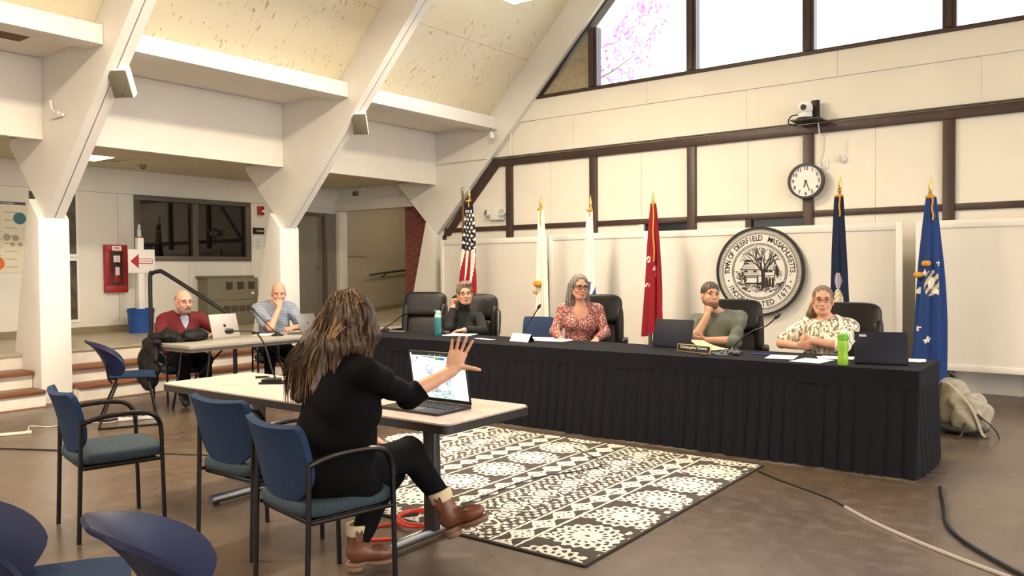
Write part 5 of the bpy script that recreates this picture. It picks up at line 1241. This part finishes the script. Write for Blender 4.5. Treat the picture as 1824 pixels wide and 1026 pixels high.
M_pants = mat('black_trousers', '#0a0a0d', .9, spec=.15, noise=.1, nscale=30, bump=.1, bscale=200)
M_shoe = mat('black_shoe', '#1a1715', .5)
def person(label, J, head, yaw, pitch, roll, skinm, hs=1.05, k=1.0, bust=0, belly=0, hands={}, h=.007, jaw=1.0, base=(0, 0, 0), barefeet=True):
    t = thing('person', label, 'person', base); H = head_frame(yaw, pitch, roll); head = np.array(head, float); S = SDF()
    fw, B = torso(S, J, 0, k, bust, belly); legs(S, J, 0, k); feet(S, J, 0, J.get('fz', 1.0))
    for q in 'RL': arm(S, J, q, 0, 2, k)
    S.cone(J['nk']-V3(0, 0, .03), head+H @ (V3(0, -.02, -.05)*hs), .056*k**.5, .052*k**.5, .03)
    add_head(S, head, H, hs, jaw)
    for q, kw in hands.items(): hand(S, J['w'+q], right=(q == 'R'), **kw)
    S.mesh('body', skinm, t, h); return t, H, fw, B
def garment(t, S, name, m, h=.009, disp=None, org=None): return S.mesh(name, m, t, h, disp, org)
def trousers(t, J, m=None, k=1.0, inf=.012):
    S = SDF(); S.ell(J['pv'], V3(.165, .13, .115)*k, None, .05, inf); legs(S, J, inf, k, .93); S.mesh('trousers', m or M_pants, t, .011, folds(.004, 30, 3), J['pv'])
    for q in 'RL':
        S = SDF(); a, t_ = J['a'+q], J['t'+q]; S.cone(a, a*.2+t_*.8, .050, .044, .02); S.cone(a, t_, .048, .038, .02); S.mesh('shoe', M_shoe, t, .011)
# patterned cloths
def floral():
    m, b, nt = new_mat('floral_cloth'); tc, x, y, z = coords(nt)
    v = nt.nodes.new('ShaderNodeTexVoronoi'); v.inputs['Scale'].default_value = 62; nt.links.new(tc.outputs['Object'], v.inputs['Vector'])
    n1 = E(noise_sock(nt, tc, 70, 2)); d = E(v.outputs['Distance'])
    c = mixcol(nt, (d+n1*.35 < .55), '#8a4645', '#dfc0b0'); c = mixcol(nt, (d < .12), c, '#b9694f')
    nt.links.new(c, b.inputs['Base Color']); b.inputs['Roughness'].default_value = .8; return m
def leafprint():
    m, b, nt = new_mat('leaf_print_cloth'); tc, x, y, z = coords(nt)
    mp = nt.nodes.new('ShaderNodeMapping'); mp.inputs['Rotation'].default_value = (.3, .75, .2); mp.inputs['Scale'].default_value = (1, 1, .3); nt.links.new(tc.outputs['Object'], mp.inputs['Vector'])
    n = nt.nodes.new('ShaderNodeTexNoise'); n.inputs['Scale'].default_value = 46; n.inputs['Detail'].default_value = 1.5; n.inputs['Distortion'].default_value = .6; nt.links.new(mp.outputs[0], n.inputs['Vector'])
    n2 = E(noise_sock(nt, tc, 9, 2)); c = mixcol(nt, (E(n.outputs[0]) > .47), '#857c66', '#ece6d8'); c = mixcol(nt, (n2 > .62)*.6, c, '#c9b7a2')
    nt.links.new(c, b.inputs['Base Color']); b.inputs['Roughness'].default_value = .8; return m
def checked():
    m, b, nt = new_mat('checked_cloth'); tc, x, y, z = coords(nt); n1 = E(noise_sock(nt, tc, 12, 2))
    a = ((x*.4+y*.9+n1*.02)*(2*PI/.02)).sin(); c_ = ((z+n1*.02)*(2*PI/.02)).sin(); g = ((a > .35).max(c_ > .35))
    c = mixcol(nt, g, '#a4abba', '#7f8aa0'); c = mixcol(nt, (a > .35)*(c_ > .35), c, '#5d6a84')
    nt.links.new(c, b.inputs['Base Color']); b.inputs['Roughness'].default_value = .8; return m
M_floral, M_leafp, M_check = floral(), leafprint(), checked()
M_tneck = mat('black_knit', '#0e0e11', .85, noise=.15, nscale=50, bump=.15, bscale=350); M_sage = mat('grey_green_knit', '#6a6d62', .85, noise=.1, nscale=40, bump=.15, bscale=350)
M_crim = mat('crimson_knit', '#641019', .85, noise=.1, nscale=40, bump=.15, bscale=350); M_collar = mat('shirt_blue_grey', '#a7b0c2', .7, noise=.1, nscale=60)

# ---- woman in black turtleneck
J = seated(-6.42, 7.52, 28, seat=.40, dz=-.04, width=.19)
J.update(eR=V3(-6.40, 7.22, .80), wR=V3(-6.45, 7.36, 1.05), eL=V3(-5.99, 7.36, .78), wL=V3(-6.08, 7.12, .79), pv=V3(-6.36, 7.55, .5))
sk = skin('fair', '#d5a084'); hd = V3(-6.35, 7.46, 1.195)
t, H, fw, B = person('woman in a black turtleneck and glasses resting her cheek on her hand', J, hd, 47, 0, -4, sk, 1.07, 1.05, .01, base=(-6.4, 7.5, 0), hands=dict(R=dict(d=(-.1, .15, 1), n=(.85, .2, 0), curl=(1.1, 1.2, .8)), L=dict(d=(-.6, -.6, -.05), n=(0, 0, -1), curl=(.3, .3, .2))))
S = SDF(); torso(S, J, .014, 1.05, .012); arm(S, J, 'R', .012, 1.93, 1.05); arm(S, J, 'L', .012, 1.95, 1.05); S.cone(J['nk'], hd+V3(0, 0, -.085)+(J['nk']-hd)*.1, .075, .068, .03, True); S.half((0, 0, .45), (0, 0, -1)); garment(t, S, 'turtleneck', M_tneck, disp=folds(.005, 34, 1), org=J['pv'])
trousers(t, J); face_parts(t, hd, H, 1.07, '#b2604f', '#6b5140', smile=-.002); glasses(t, hd, H, 1.07, mat('frame_brown', '#5b4038', .3))
S = SDF(); P = lambda x, y, z: hd+H @ (V3(x, y, z)*1.07)
S.ell(P(0, -.022, .05), V3(.09, .105, .098)*1.07, H, .02); S.cut(P(0, .12, -.025), V3(.082, .1, .115)*1.07, H, .02); S.half(P(0, 0, -.045), -H[:, 2]); S.ell(P(-.01, .03, .115), (.07, .06, .035), H, .03)
S.mesh('hair', hair_mat('brown_grey', '#5a4636', '#93806a'), t, .006, strands(hd, H, .005, 30), hd)

# ---- woman in floral blouse
J = seated(-4.74, 7.52, 32, seat=.44, dz=.05, width=.185); L = J['L']
J.update(eR=L(.27, .05, .80), wR=L(.20, .30, .74), eL=L(-.27, .05, .80), wL=L(-.17, .30, .74))
sk2 = skin('tan', '#c98f74'); hd = V3(-4.70, 7.45, 1.285)
t, H, fw, B = person('woman with grey shoulder-length hair, dark glasses and a floral blouse', J, hd, 52, -2, 2, sk2, 1.07, 1.05, .015, base=(-4.74, 7.5, 0), hands=dict(R=dict(d=(.5, -.8, -.3), n=(0, 0, -1)), L=dict(d=(.3, -.9, -.3), n=(0, 0, -1))))
S = SDF(); torso(S, J, .015, 1.05, .018); arm(S, J, 'R', .013, 1.93, 1.05); arm(S, J, 'L', .013, 1.93, 1.05); S.half((0, 0, .45), (0, 0, -1)); S.cut(J['nk']+fw*.10-V3(0, 0, .035), (.085, .1, .10), B, .01); S.cut(J['nk']+V3(0, 0, .05), (.085, .085, .06), B, .01)
garment(t, S, 'blouse', M_floral, disp=folds(.006, 36, 2), org=J['pv']); trousers(t, J); face_parts(t, hd, H, 1.07, '#a85d52', '#5a4a44'); glasses(t, hd, H, 1.07, M_black, .028, .018, .0034)
S = SDF(); P = lambda x, y, z, hd=hd, H=H: hd+H @ (V3(x, y, z)*1.07)
S.ell(P(0, -.022, .048), V3(.087, .103, .094)*1.07, H, .02)
for q in (-1, 1): S.cone(P(q*.075, -.03, .02), P(q*.085, -.05, -.15), .038, .05, .03); S.cone(P(q*.05, -.08, 0), P(q*.05, -.09, -.17), .05, .05, .04)
S.cut(P(0.01, .12, -.012), V3(.076, .112, .122)*1.07, H, .015); S.cut(P(.0, .08, -.14), V3(.055, .1, .09)*1.07, H, .02); S.mesh('hair', hair_mat('grey', '#4a433e', '#938c84'), t, .006, strands(hd, H, .004, 34), hd)

# ---- man in grey-green sweater
J = seated(-3.14, 7.50, 22, seat=.42, dz=.02, width=.20); L = J['L']
J.update(eR=V3(-3.27, 7.25, .81), wR=V3(-3.17, 7.31, 1.03), eL=V3(-2.90, 7.33, .80), wL=V3(-3.13, 7.20, .805), sR=J['sR']+V3(.02, 0, -.02))
hd = V3(-3.19, 7.44, 1.215); sk3 = skin('light', '#cf9a7b')
t, H, fw, B = person('dark-haired man in a grey-green sweater with his fist at his chin', J, hd, 44, 6, 4, sk3, 1.04, 1.1, 0, .01, base=(-3.14, 7.5, 0), hands=dict(R=dict(d=(.12, .12, .9), n=(.3, .9, .1), curl=(1.3, 1.5, 1.0), thumb=.3), L=dict(d=(-.9, -.2, .05), n=(0, .9, .4), curl=(.5, .5, .3))))
S = SDF(); torso(S, J, .024, 1.1, 0, .025); arm(S, J, 'R', .02, 1.18, 1.1); arm(S, J, 'L', .02, 1.32, 1.1); S.half((0, 0, .45), (0, 0, -1)); S.cut(J['nk']+V3(0, 0, .055)+fw*.02, (.085, .085, .05), B, .01)
garment(t, S, 'sweater', M_sage, disp=folds(.007, 30, 4), org=J['pv']); trousers(t, J, k=1.05); face_parts(t, hd, H, 1.04, '#a8665a', '#2e231d')
P = lambda x, y, z, hd=hd, H=H: hd+H @ (V3(x, y, z)*1.04)
S = SDF(); S.ell(P(0, -.02, .05), V3(.083, .101, .092)*1.04, H, .02); S.cut(P(0, .125, -.03), V3(.085, .095, .105)*1.04, H, .015); S.half(P(0, 0, -.05), -H[:, 2]); S.cut(P(.09, .02, -.02), V3(.02, .045, .05), H, .01); S.cut(P(-.09, .02, -.02), V3(.02, .045, .05), H, .01); S.mesh('hair', hair_mat('dark_brown', '#2f251f', '#57463a'), t, .006, strands(hd, H, .003, 40), hd)
def beard(t, P, H, s, m, full=1):
    S = SDF(); S.ell(P(0, .027, -.062), V3(.0625, .0685, .062)*s, H, .02)
    for q in (-1, 1): S.cone(P(q*.061, .0, -.045), P(q*.036, .048, -.093), .0195*s, .0205*s, .02)
    S.cone(P(-.02, .064, -.096), P(.02, .064, -.096), .0215*s, .0215*s, .02); S.half(P(0, 0, -.035 if full else -.043), H[:, 2]); S.cut(P(0, .105, -.0595), V3(.026, .03, .011)*s, H, .004); S.cut(P(.05, .09, -.035), V3(.03, .05, .032)*s, H, .008); S.cut(P(-.05, .09, -.035), V3(.03, .05, .032)*s, H, .008)
    S.half(P(0, -.008, 0), -H[:, 1]); S.mesh('beard', m, t, .0045)
beard(t, P, H, 1.04, mat('beard_dark', '#6f5040', .9, noise=.3, nscale=200))

# ---- woman in leaf print shirt
J = seated(-2.10, 7.46, 12, seat=.42, dz=.0, width=.185); L = J['L']
J.update(eR=V3(-2.47, 7.36, .80), wR=V3(-2.27, 7.16, .80), eL=V3(-1.92, 7.30, .80), wL=V3(-2.14, 7.20, .845), sR=V3(-2.30, 7.50, .955))
hd = V3(-2.115, 7.39, 1.19)
t, H, fw, B = person('woman in a leaf-print shirt with folded arms and thin glasses', J, hd, 17, 0, 2, sk, 1.07, 1.08, .012, base=(-2.1, 7.46, 0), jaw=.95, hands=dict(R=dict(d=(.95, .15, .05), n=(.1, .9, .3), curl=(.35, .3, .2)), L=dict(d=(-.9, -.2, -.1), n=(.1, .9, 0), curl=(.7, .6, .4))))
S = SDF(); torso(S, J, .018, 1.08, .015); arm(S, J, 'R', .026, .98, 1.08); arm(S, J, 'L', .024, 1.3, 1.08); S.half((0, 0, .45), (0, 0, -1)); S.cut(J['nk']+V3(0, 0, .05)+fw*.02, (.085, .09, .05), B, .01)
garment(t, S, 'shirt', M_leafp, disp=folds(.007, 32, 6), org=J['pv']); trousers(t, J); face_parts(t, hd, H, 1.07, '#b0685c', '#6d5241'); glasses(t, hd, H, 1.07, mat('frame_thin', '#6b5048', .3, metal=.5), .027, .014, .0018)
P = lambda x, y, z, hd=hd, H=H: hd+H @ (V3(x, y, z)*1.07)
S = SDF(); S.ell(P(0, -.02, .043), V3(.081, .1, .089)*1.07, H, .02); S.cut(P(0, .115, -.01), V3(.078, .098, .108)*1.07, H, .015); S.half(P(0, 0, -.06), -H[:, 2]); S.cone(P(.06, -.06, -.03), P(.095, -.06, -.12), .035, .032, .03); S.cone(P(.04, -.08, -.05), P(.06, -.09, -.15), .035, .03, .03); S.mesh('hair', hair_mat('ash_brown', '#5b4433', '#8d745c'), t, .006, strands(hd, H, .003, 40), hd)

# ---- man in red sweater
J = seated(-8.74, 5.16, 78, seat=.42, dz=-.02, width=.2, lean=.03); L = J['L']
J.update(eR=V3(-8.62, 4.86, .76), wR=V3(-8.38, 4.98, .765), eL=V3(-8.52, 5.50, .78), wL=V3(-8.32, 5.32, .775))
hd = V3(-8.58, 5.11, 1.145); sk4 = skin('pink', '#d29c84')
t, H, fw, B = person('balding bearded man in a red V-neck sweater and glasses', J, hd, 84, -3, 0, sk4, 1.1, 1.15, 0, .05, base=(-8.74, 5.16, 0), hands=dict(R=dict(d=(.8, .4, 0), n=(0, 0, -1)), L=dict(d=(.8, -.3, 0), n=(0, 0, -1))))
S = SDF(); torso(S, J, .018, 1.15, 0, .055); arm(S, J, 'R', .018, 1.9, 1.15); arm(S, J, 'L', .018, 1.9, 1.15); S.half((0, 0, .45), (0, 0, -1)); S.cut(J['nk']+V3(0, 0, .04)+fw*.02, (.095, .1, .05), B, .01)
for z_, w_ in ((-.03, .06), (-.07, .045), (-.11, .03), (-.15, .016)): S.cut(J['nk']+fw*.15+V3(0, 0, z_+.01), (w_, .12, .04), B, .012)
garment(t, S, 'sweater', M_crim, disp=folds(.006, 28, 8), org=J['pv'])
S = SDF(); torso(S, J, .008, 1.15, 0, .05); S.half((0, 0, .8), (0, 0, -1)); S.cone(J['nk']-V3(0, 0, .02), J['nk']+V3(0, 0, .05), .083, .074, .02, True); S.cut(J['nk']+V3(0, 0, .09)+fw*.06, (.06, .06, .06), B, .01); garment(t, S, 'shirt_collar', M_collar, .008)
trousers(t, J, k=1.15); face_parts(t, hd, H, 1.1, '#a8655c', '#8a7a70'); glasses(t, hd, H, 1.1, mat('frame_gilt', '#8a6b55', .3, metal=.6), .025, .016, .0018)
P = lambda x, y, z, hd=hd, H=H: hd+H @ (V3(x, y, z)*1.1); M_gb = mat('beard_grey', '#8a7466', .9, noise=.3, nscale=150); beard(t, P, H, 1.1, M_gb, 0)
for q in (-1, 1): o = MB().tube([P(0, .105, -.046), P(q*.018, .1, -.05), P(q*.034, .085, -.07)], [.007, .007, .005], 6).build('moustache', M_gb, t); o.matrix_parent_inverse = t.matrix_basis.inverted()
M_ghair = hair_mat('grey_fringe', '#7d6f63', '#a59a8f')
S = SDF(); S.ell(P(0, -.018, .03), V3(.081, .098, .085)*1.1, H, .02); S.half(P(0, 0, .055), H[:, 2]+H[:, 1]*.35); S.half(P(0, .012, 0), H[:, 1]); S.half(P(0, 0, -.05), -H[:, 2]); S.mesh('hair', M_ghair, t, .006, strands(hd, H, .002, 40), hd)

# ---- bald man in checked shirt
J = seated(-8.72, 6.44, 62, seat=.43, dz=.04, width=.2, lean=.05); L = J['L']
J.update(eR=V3(-8.36, 6.13, .79), wR=V3(-8.42, 6.31, 1.045), eL=V3(-8.42, 6.66, .78), wL=V3(-8.28, 6.40, .775))
hd = V3(-8.54, 6.39, 1.215)
t, H, fw, B = person('bald man in a checked short-sleeved shirt with his hand over his mouth', J, hd, 58, -16, 0, sk4, 1.08, 1.12, 0, .03, base=(-8.72, 6.44, 0), hands=dict(R=dict(d=(-.12, .05, 1), n=(-.8, .35, 0), curl=(1.2, 1.3, .8), thumb=.4), L=dict(d=(.3, -.95, 0), n=(-.3, -.1, -1), curl=(.6, .6, .4))))
S = SDF(); torso(S, J, .018, 1.12, 0, .035); arm(S, J, 'R', .03, .85, 1.12); arm(S, J, 'L', .03, .85, 1.12); S.half((0, 0, .45), (0, 0, -1)); S.cut(J['nk']+V3(0, 0, .055)+fw*.04, (.075, .1, .06), B, .01); S.cone(J['nk']-V3(0, 0, .01), J['nk']+V3(0, 0, .055), .083, .076, .02, True); S.cut(J['nk']+V3(0, 0, .06)+fw*.05, (.062, .07, .09), B, .008)
garment(t, S, 'shirt', M_check, disp=folds(.006, 32, 9), org=J['pv']); trousers(t, J, k=1.1); face_parts(t, hd, H, 1.08, '#a8655c', '#a07a66', open_=.5)
P = lambda x, y, z, hd=hd, H=H: hd+H @ (V3(x, y, z)*1.08)

# ---- presenter seen from behind
J = dict(pv=V3(-2.93, 2.42, .57), ch=V3(-2.875, 2.455, .89), nk=V3(-2.83, 2.49, 1.09), sR=V3(-2.67, 2.47, 1.035), sL=V3(-3.02, 2.55, 1.03), eR=V3(-2.74, 2.79, .895), wR=V3(-2.64, 3.0, .995), eL=V3(-3.10, 2.62, .77), wL=V3(-2.94, 2.77, .64),
         hR=V3(-2.84, 2.43, .555), hL=V3(-3.02, 2.47, .55), kR=V3(-2.84, 2.90, .575), kL=V3(-2.95, 2.86, .47), aR=V3(-2.645, 2.96, .315), aL=V3(-3.02, 2.70, .13), tR=V3(-2.60, 2.975, .285), tL=V3(-2.985, 2.75, .09), fz=.6)
hd = V3(-2.855, 2.545, 1.262); sk5 = skin('warm', '#d3a083')
t, H, fw, B = person('presenter with long blond-brown hair in black, gesturing with a raised hand', J, hd, 172, 0, 0, sk5, 1.04, 1.0, .01, h=.005, base=(-2.93, 2.42, 0), hands=dict(R=dict(d=(.22, .22, .95), n=(.62, -.72, 0), curl=(.12, .15, .12), spread=.13, thumb=.85, tcurl=-.05, hs=1.12, r0=.0082), L=dict(d=(.75, .55, -.25), n=(.2, -.1, -1), curl=(.35, .5, .4))))
S = SDF(); torso(S, J, .022, 1.02, .015); S.ell(J['pv']+V3(0, -.01, .02), V3(.185, .16, .16), B, .05); arm(S, J, 'R', .012, 1.28, 1.0); arm(S, J, 'L', .014, 1.5, 1.0); S.cut(J['nk']+V3(0, 0, .06)+fw*.02, (.095, .09, .055), B, .012); S.cone(J['pv']+fw*.05+B[:, 0]*.15, J['pv']+fw*.22+B[:, 0]*.12-V3(0, 0, .08), .08, .04, .05)
S.cone(J['ch']+fw*.06, J['pv']+fw*.13+V3(0, 0, .05), .12, .12, .05); S.cone(J['ch']+fw*.05+B[:, 0]*.06, J['pv']+fw*.1+B[:, 0]*.1, .10, .09, .05)
garment(t, S, 'top', mat('black_jersey', '#080709', .9, noise=.1, nscale=30, spec=.12), .008, folds(.006, 26, 12), J['pv'])
S = SDF(); S.ell(J['pv'], V3(.17, .14, .115), B, .05, .01)
for q in 'RL': S.cone(J['h'+q], J['k'+q], .107, .077, .04); S.cone(J['k'+q], J['k'+q]+(J['a'+q]-J['k'+q])*.9, .075, .052, .03, True)
garment(t, S, 'trousers', M_pants, .008, folds(.005, 30, 13), J['pv'])
M_boot = mat('brown_leather_boot', '#6e4230', .35, noise=.3, nscale=18, bump=.15, bscale=60); M_sole = mat('boot_sole', '#7d5f4a', .6); M_shear = mat('boot_lining', '#cdbb9c', .9)
def boot(an, toe, up, name='boot'):
    an, toe, up = np.array(an), np.array(toe), unit(up); d = unit(toe-an-up*((toe-an) @ up)); sd = np.cross(d, up); Bm = np.stack([sd, d, up], 1)
    S = SDF(); S.cone(an-up*.03, an+up*.085, .050, .056, .02, True); S.cone(an-up*.055-d*.015, an-up*.062+d*.10, .042, .038, .03); S.ell(an-up*.068+d*.13, (.043, .055, .032), Bm, .03); S.half(an-up*.098, -up)
    b = S.mesh(name, M_boot, t, .006)
    Sb = SDF(); Sb.ell(an-up*.105+d*.11, (.046, .082, .03), Bm, .01); Sb.ell(an-up*.105-d*.012, (.042, .05, .03), Bm, .02); Sb.half(an-up*.098, up); Sb.half(an-up*.128, -up); o = Sb.mesh('sole', M_sole, None, .006); o.parent = b
    Sb = SDF(); Sb.ell(an-up*.13-d*.012, (.038, .042, .03), Bm, .01); Sb.half(an-up*.148, -up); o = Sb.mesh('heel', M_sole, None, .006); o.parent = b
    Sl = SDF(); Sl.cone(an+up*.06, an+up*.092, .058, .060, .01, True); Sl.cut(an+up*.1, (.047, .047, .03), Bm, .004); o = Sl.mesh('lining', M_shear, None, .005); o.parent = b
    o = MB().box(Vector(an+sd*.056+up*.045), (.004, .035, .05), Matrix([list(r) for r in Bm])).build('pull_tab', M_boot, b)
boot(J['aR']-V3(.01, 0, -.005), (-2.47, 3.04, .30), (-.35, -.18, .92)); boot((-3.02, 2.71, .148), (-2.92, 2.86, .05), (0, 0, 1))
# long hair: scalp mass and flowing locks
P = lambda x, y, z, hd=hd, H=H: hd+H @ (V3(x, y, z)*1.04)
M_long = hair_mat('long_blond_brown', '#281b14', '#59412d')
S = SDF(); S.ell(P(0, -.022, .045), V3(.089, .105, .098)*1.04, H, .02); tips = [(-.16, -.20, -.33), (-.09, -.22, -.335), (.01, -.20, -.29), (.07, -.14, -.22), (.10, -.04, -.16), (-.13, -.12, -.27)]
for i, tp in enumerate(tips):
    x = -.08+.16*i/5; a, b_, c_ = P(x*.9, -.06, .02), P(tp[0]*.9, -.115 if tp[1] < -.1 else -.06, -.10), P(*tp); S.cone(a, b_, .05, .048, .03); S.cone(b_, c_, .048, .016, .03)
for q in (-1, 1): S.cone(P(q*.074, .02, .04), P(q*.088, .03, -.06), .04, .04, .03); S.cone(P(q*.088, .03, -.06), P(q*.085, .01, -.15), .04, .025, .03)
S.cut(P(0, .15, -.03), V3(.065, .105, .125)*1.04, H, .015); S.cut(P(0, .12, -.16), V3(.06, .1, .1), H, .02)
S.mesh('hair', M_long, t, .0055, strands(hd, H, .006, 40), hd)
rl = random.Random(4); lk = MB(); M_lock = [mat('lock_dark', '#261a12', .55, spec=.25), mat('lock_mid', '#432f20', .55, spec=.25), mat('lock_blond', '#8a683f', .5, spec=.3)]
for i in range(900):
    th = rl.uniform(-2.5, 2.5); r0_ = rl.uniform(.93, 1.04); el = rl.uniform(.1, 1.3)
    a = P(.09*r0_*math.sin(th)*math.cos(el), -.022-.107*r0_*math.cos(th)*math.cos(el), .045+.1*r0_*math.sin(el))
    u_ = (math.sin(th)+1)/2; tx = -.19+.28*u_+rl.gauss(0, .012); side = abs(math.sin(th)) > .85 and math.cos(th) < .3
    ln = rl.uniform(.75, 1.06); ty = (-.21+.13*max(0, u_-.55)/.45)+rl.uniform(-.03, .03); tz = -(.345-.15*max(0, u_-.5)*2)*ln
    if side: ty += .09; tz += .04
    mid = P(tx*.62+.035*math.sin(th), -.135+.05*(1 if side else 0)+rl.uniform(-.02, .01), -.06); up_ = P(.1*math.sin(th)*r0_, (-.035-.108*math.cos(th))*r0_, .01)
    wv = rl.uniform(0, 6); pts = smooth_path([a]+([up_] if el > .55 else [])+[mid, P(tx, ty*.85-.02+.012*math.sin(wv), tz*.6), P(tx+.015*math.sin(wv), ty, tz)], 4)
    n_ = len(pts); lk.tube(pts, [.0027*(1-.75*(k/(n_-1))**2) for k in range(n_)], 5, 2 if rl.random() < (.10+.55*u_**2) else (1 if rl.random() < .55 else 0))
o = lk.build('hair_locks', M_lock, t); o.matrix_parent_inverse = t.matrix_basis.inverted(); o['kind'] = 'stuff'

# ---- bags and garments lying about
M_bagb = mat('black_nylon', '#0d0c0d', .6, spec=.3, noise=.25, nscale=14, bump=.3, bscale=50)
t = thing('jacket', 'black jacket and bag heaped on the end of the grey table', 'jacket', (-8.2, 4.86, .74))
S = SDF(); S.ell((-8.2, 4.68, .785), (.16, .13, .06), None, .03); S.ell((-8.08, 4.86, .795), (.13, .14, .065), None, .03); S.ell((-8.14, 4.98, .80), (.13, .1, .07), None, .03); S.ell((-8.25, 4.8, .80), (.1, .12, .06), None, .03); rj = random.Random(8); [S.ell((rj.uniform(-8.32, -8.02), rj.uniform(4.6, 5.05), rj.uniform(.77, .845)), (rj.uniform(.03, .09), rj.uniform(.03, .08), rj.uniform(.015, .03)), rotm(rj.uniform(-25, 25), rj.uniform(-25, 25), rj.uniform(0, 180)), .008) for _ in range(22)]; S.half((0, 0, .742), (0, 0, -1)); S.mesh('bundle', M_bagb, t, .009, folds(.014, 40, 21), V3(-8.2, 4.8, .74))
S = SDF(); S.ell((-8.22, 4.52, .74), (.16, .045, .05), None, .03); S.ell((-8.22, 4.495, .62), (.17, .035, .16), None, .04); S.ell((-8.27, 4.485, .42), (.14, .045, .2), None, .05); S.ell((-8.12, 4.485, .52), (.08, .04, .16), None, .05); S.mesh('hanging_part', M_bagb, t, .009, folds(.012, 40, 22), V3(-8.3, 4.5, .5))
M_bpk, M_bpk2 = mat('backpack_grey', '#a49c8b', .8, noise=.15, nscale=20, bump=.25, bscale=80), mat('backpack_dark', '#4b4640', .7)
t = thing('backpack', 'slouching pale grey backpack on the floor by the bright blue flag', 'backpack', (-1.12, 8.2, 0)); bx, by = -1.12, 8.2
S = SDF(); S.ell((bx-.04, by+.02, .2), (.2, .15, .2), None, .05); S.ell((bx-.1, by, .34), (.13, .13, .16), None, .05); S.ell((bx+.08, by-.04, .17), (.16, .15, .17), None, .05); S.half((0, 0, .004), (0, 0, -1)); S.mesh('main_body', M_bpk, t, .009, folds(.012, 26, 31), V3(bx, by, 0))
S = SDF(); S.ell((bx+.05, by-.16, .15), (.13, .07, .12), None, .04); S.ell((bx+.03, by-.14, .27), (.12, .06, .07), None, .03); S.half((0, 0, .006), (0, 0, -1)); S.mesh('front_pocket', M_bpk, t, .008, folds(.008, 36, 32), V3(bx, by, 0))
S = SDF(); S.ell((bx, by-.05, .05), (.22, .17, .05), None, .03); S.half((0, 0, .002), (0, 0, -1)); o = S.mesh('base_panel', M_bpk2, t, .009)
for pts in ([(bx-.12, by-.12, .46), (bx-.02, by-.2, .40), (bx+.10, by-.22, .25), (bx+.17, by-.2, .05), (bx+.2, by-.22, .015)], [(bx-.16, by-.1, .45), (bx-.21, by-.14, .3), (bx-.19, by-.15, .06)], [(bx+.14, by-.2, .2), (bx+.26, by-.15, .08), (bx+.3, by-.18, .01)], [(bx+.05, by-.23, .12), (bx+.02, by-.27, .012), (bx+.0, by-.38, .008)]):
    o = MB().tube(smooth_path(pts, 5), .017, 6, flat=.4).build('strap', M_bpk if len(pts) > 4 else M_bpk2, t); o.matrix_parent_inverse = t.matrix_basis.inverted()
o = MB().tube(smooth_path([(bx-.12, by-.02, .49), (bx-.1, by-.02, .53), (bx-.05, by-.03, .49)], 5), .01, 6).build('handle', M_bpk2, t); o.matrix_parent_inverse = t.matrix_basis.inverted()
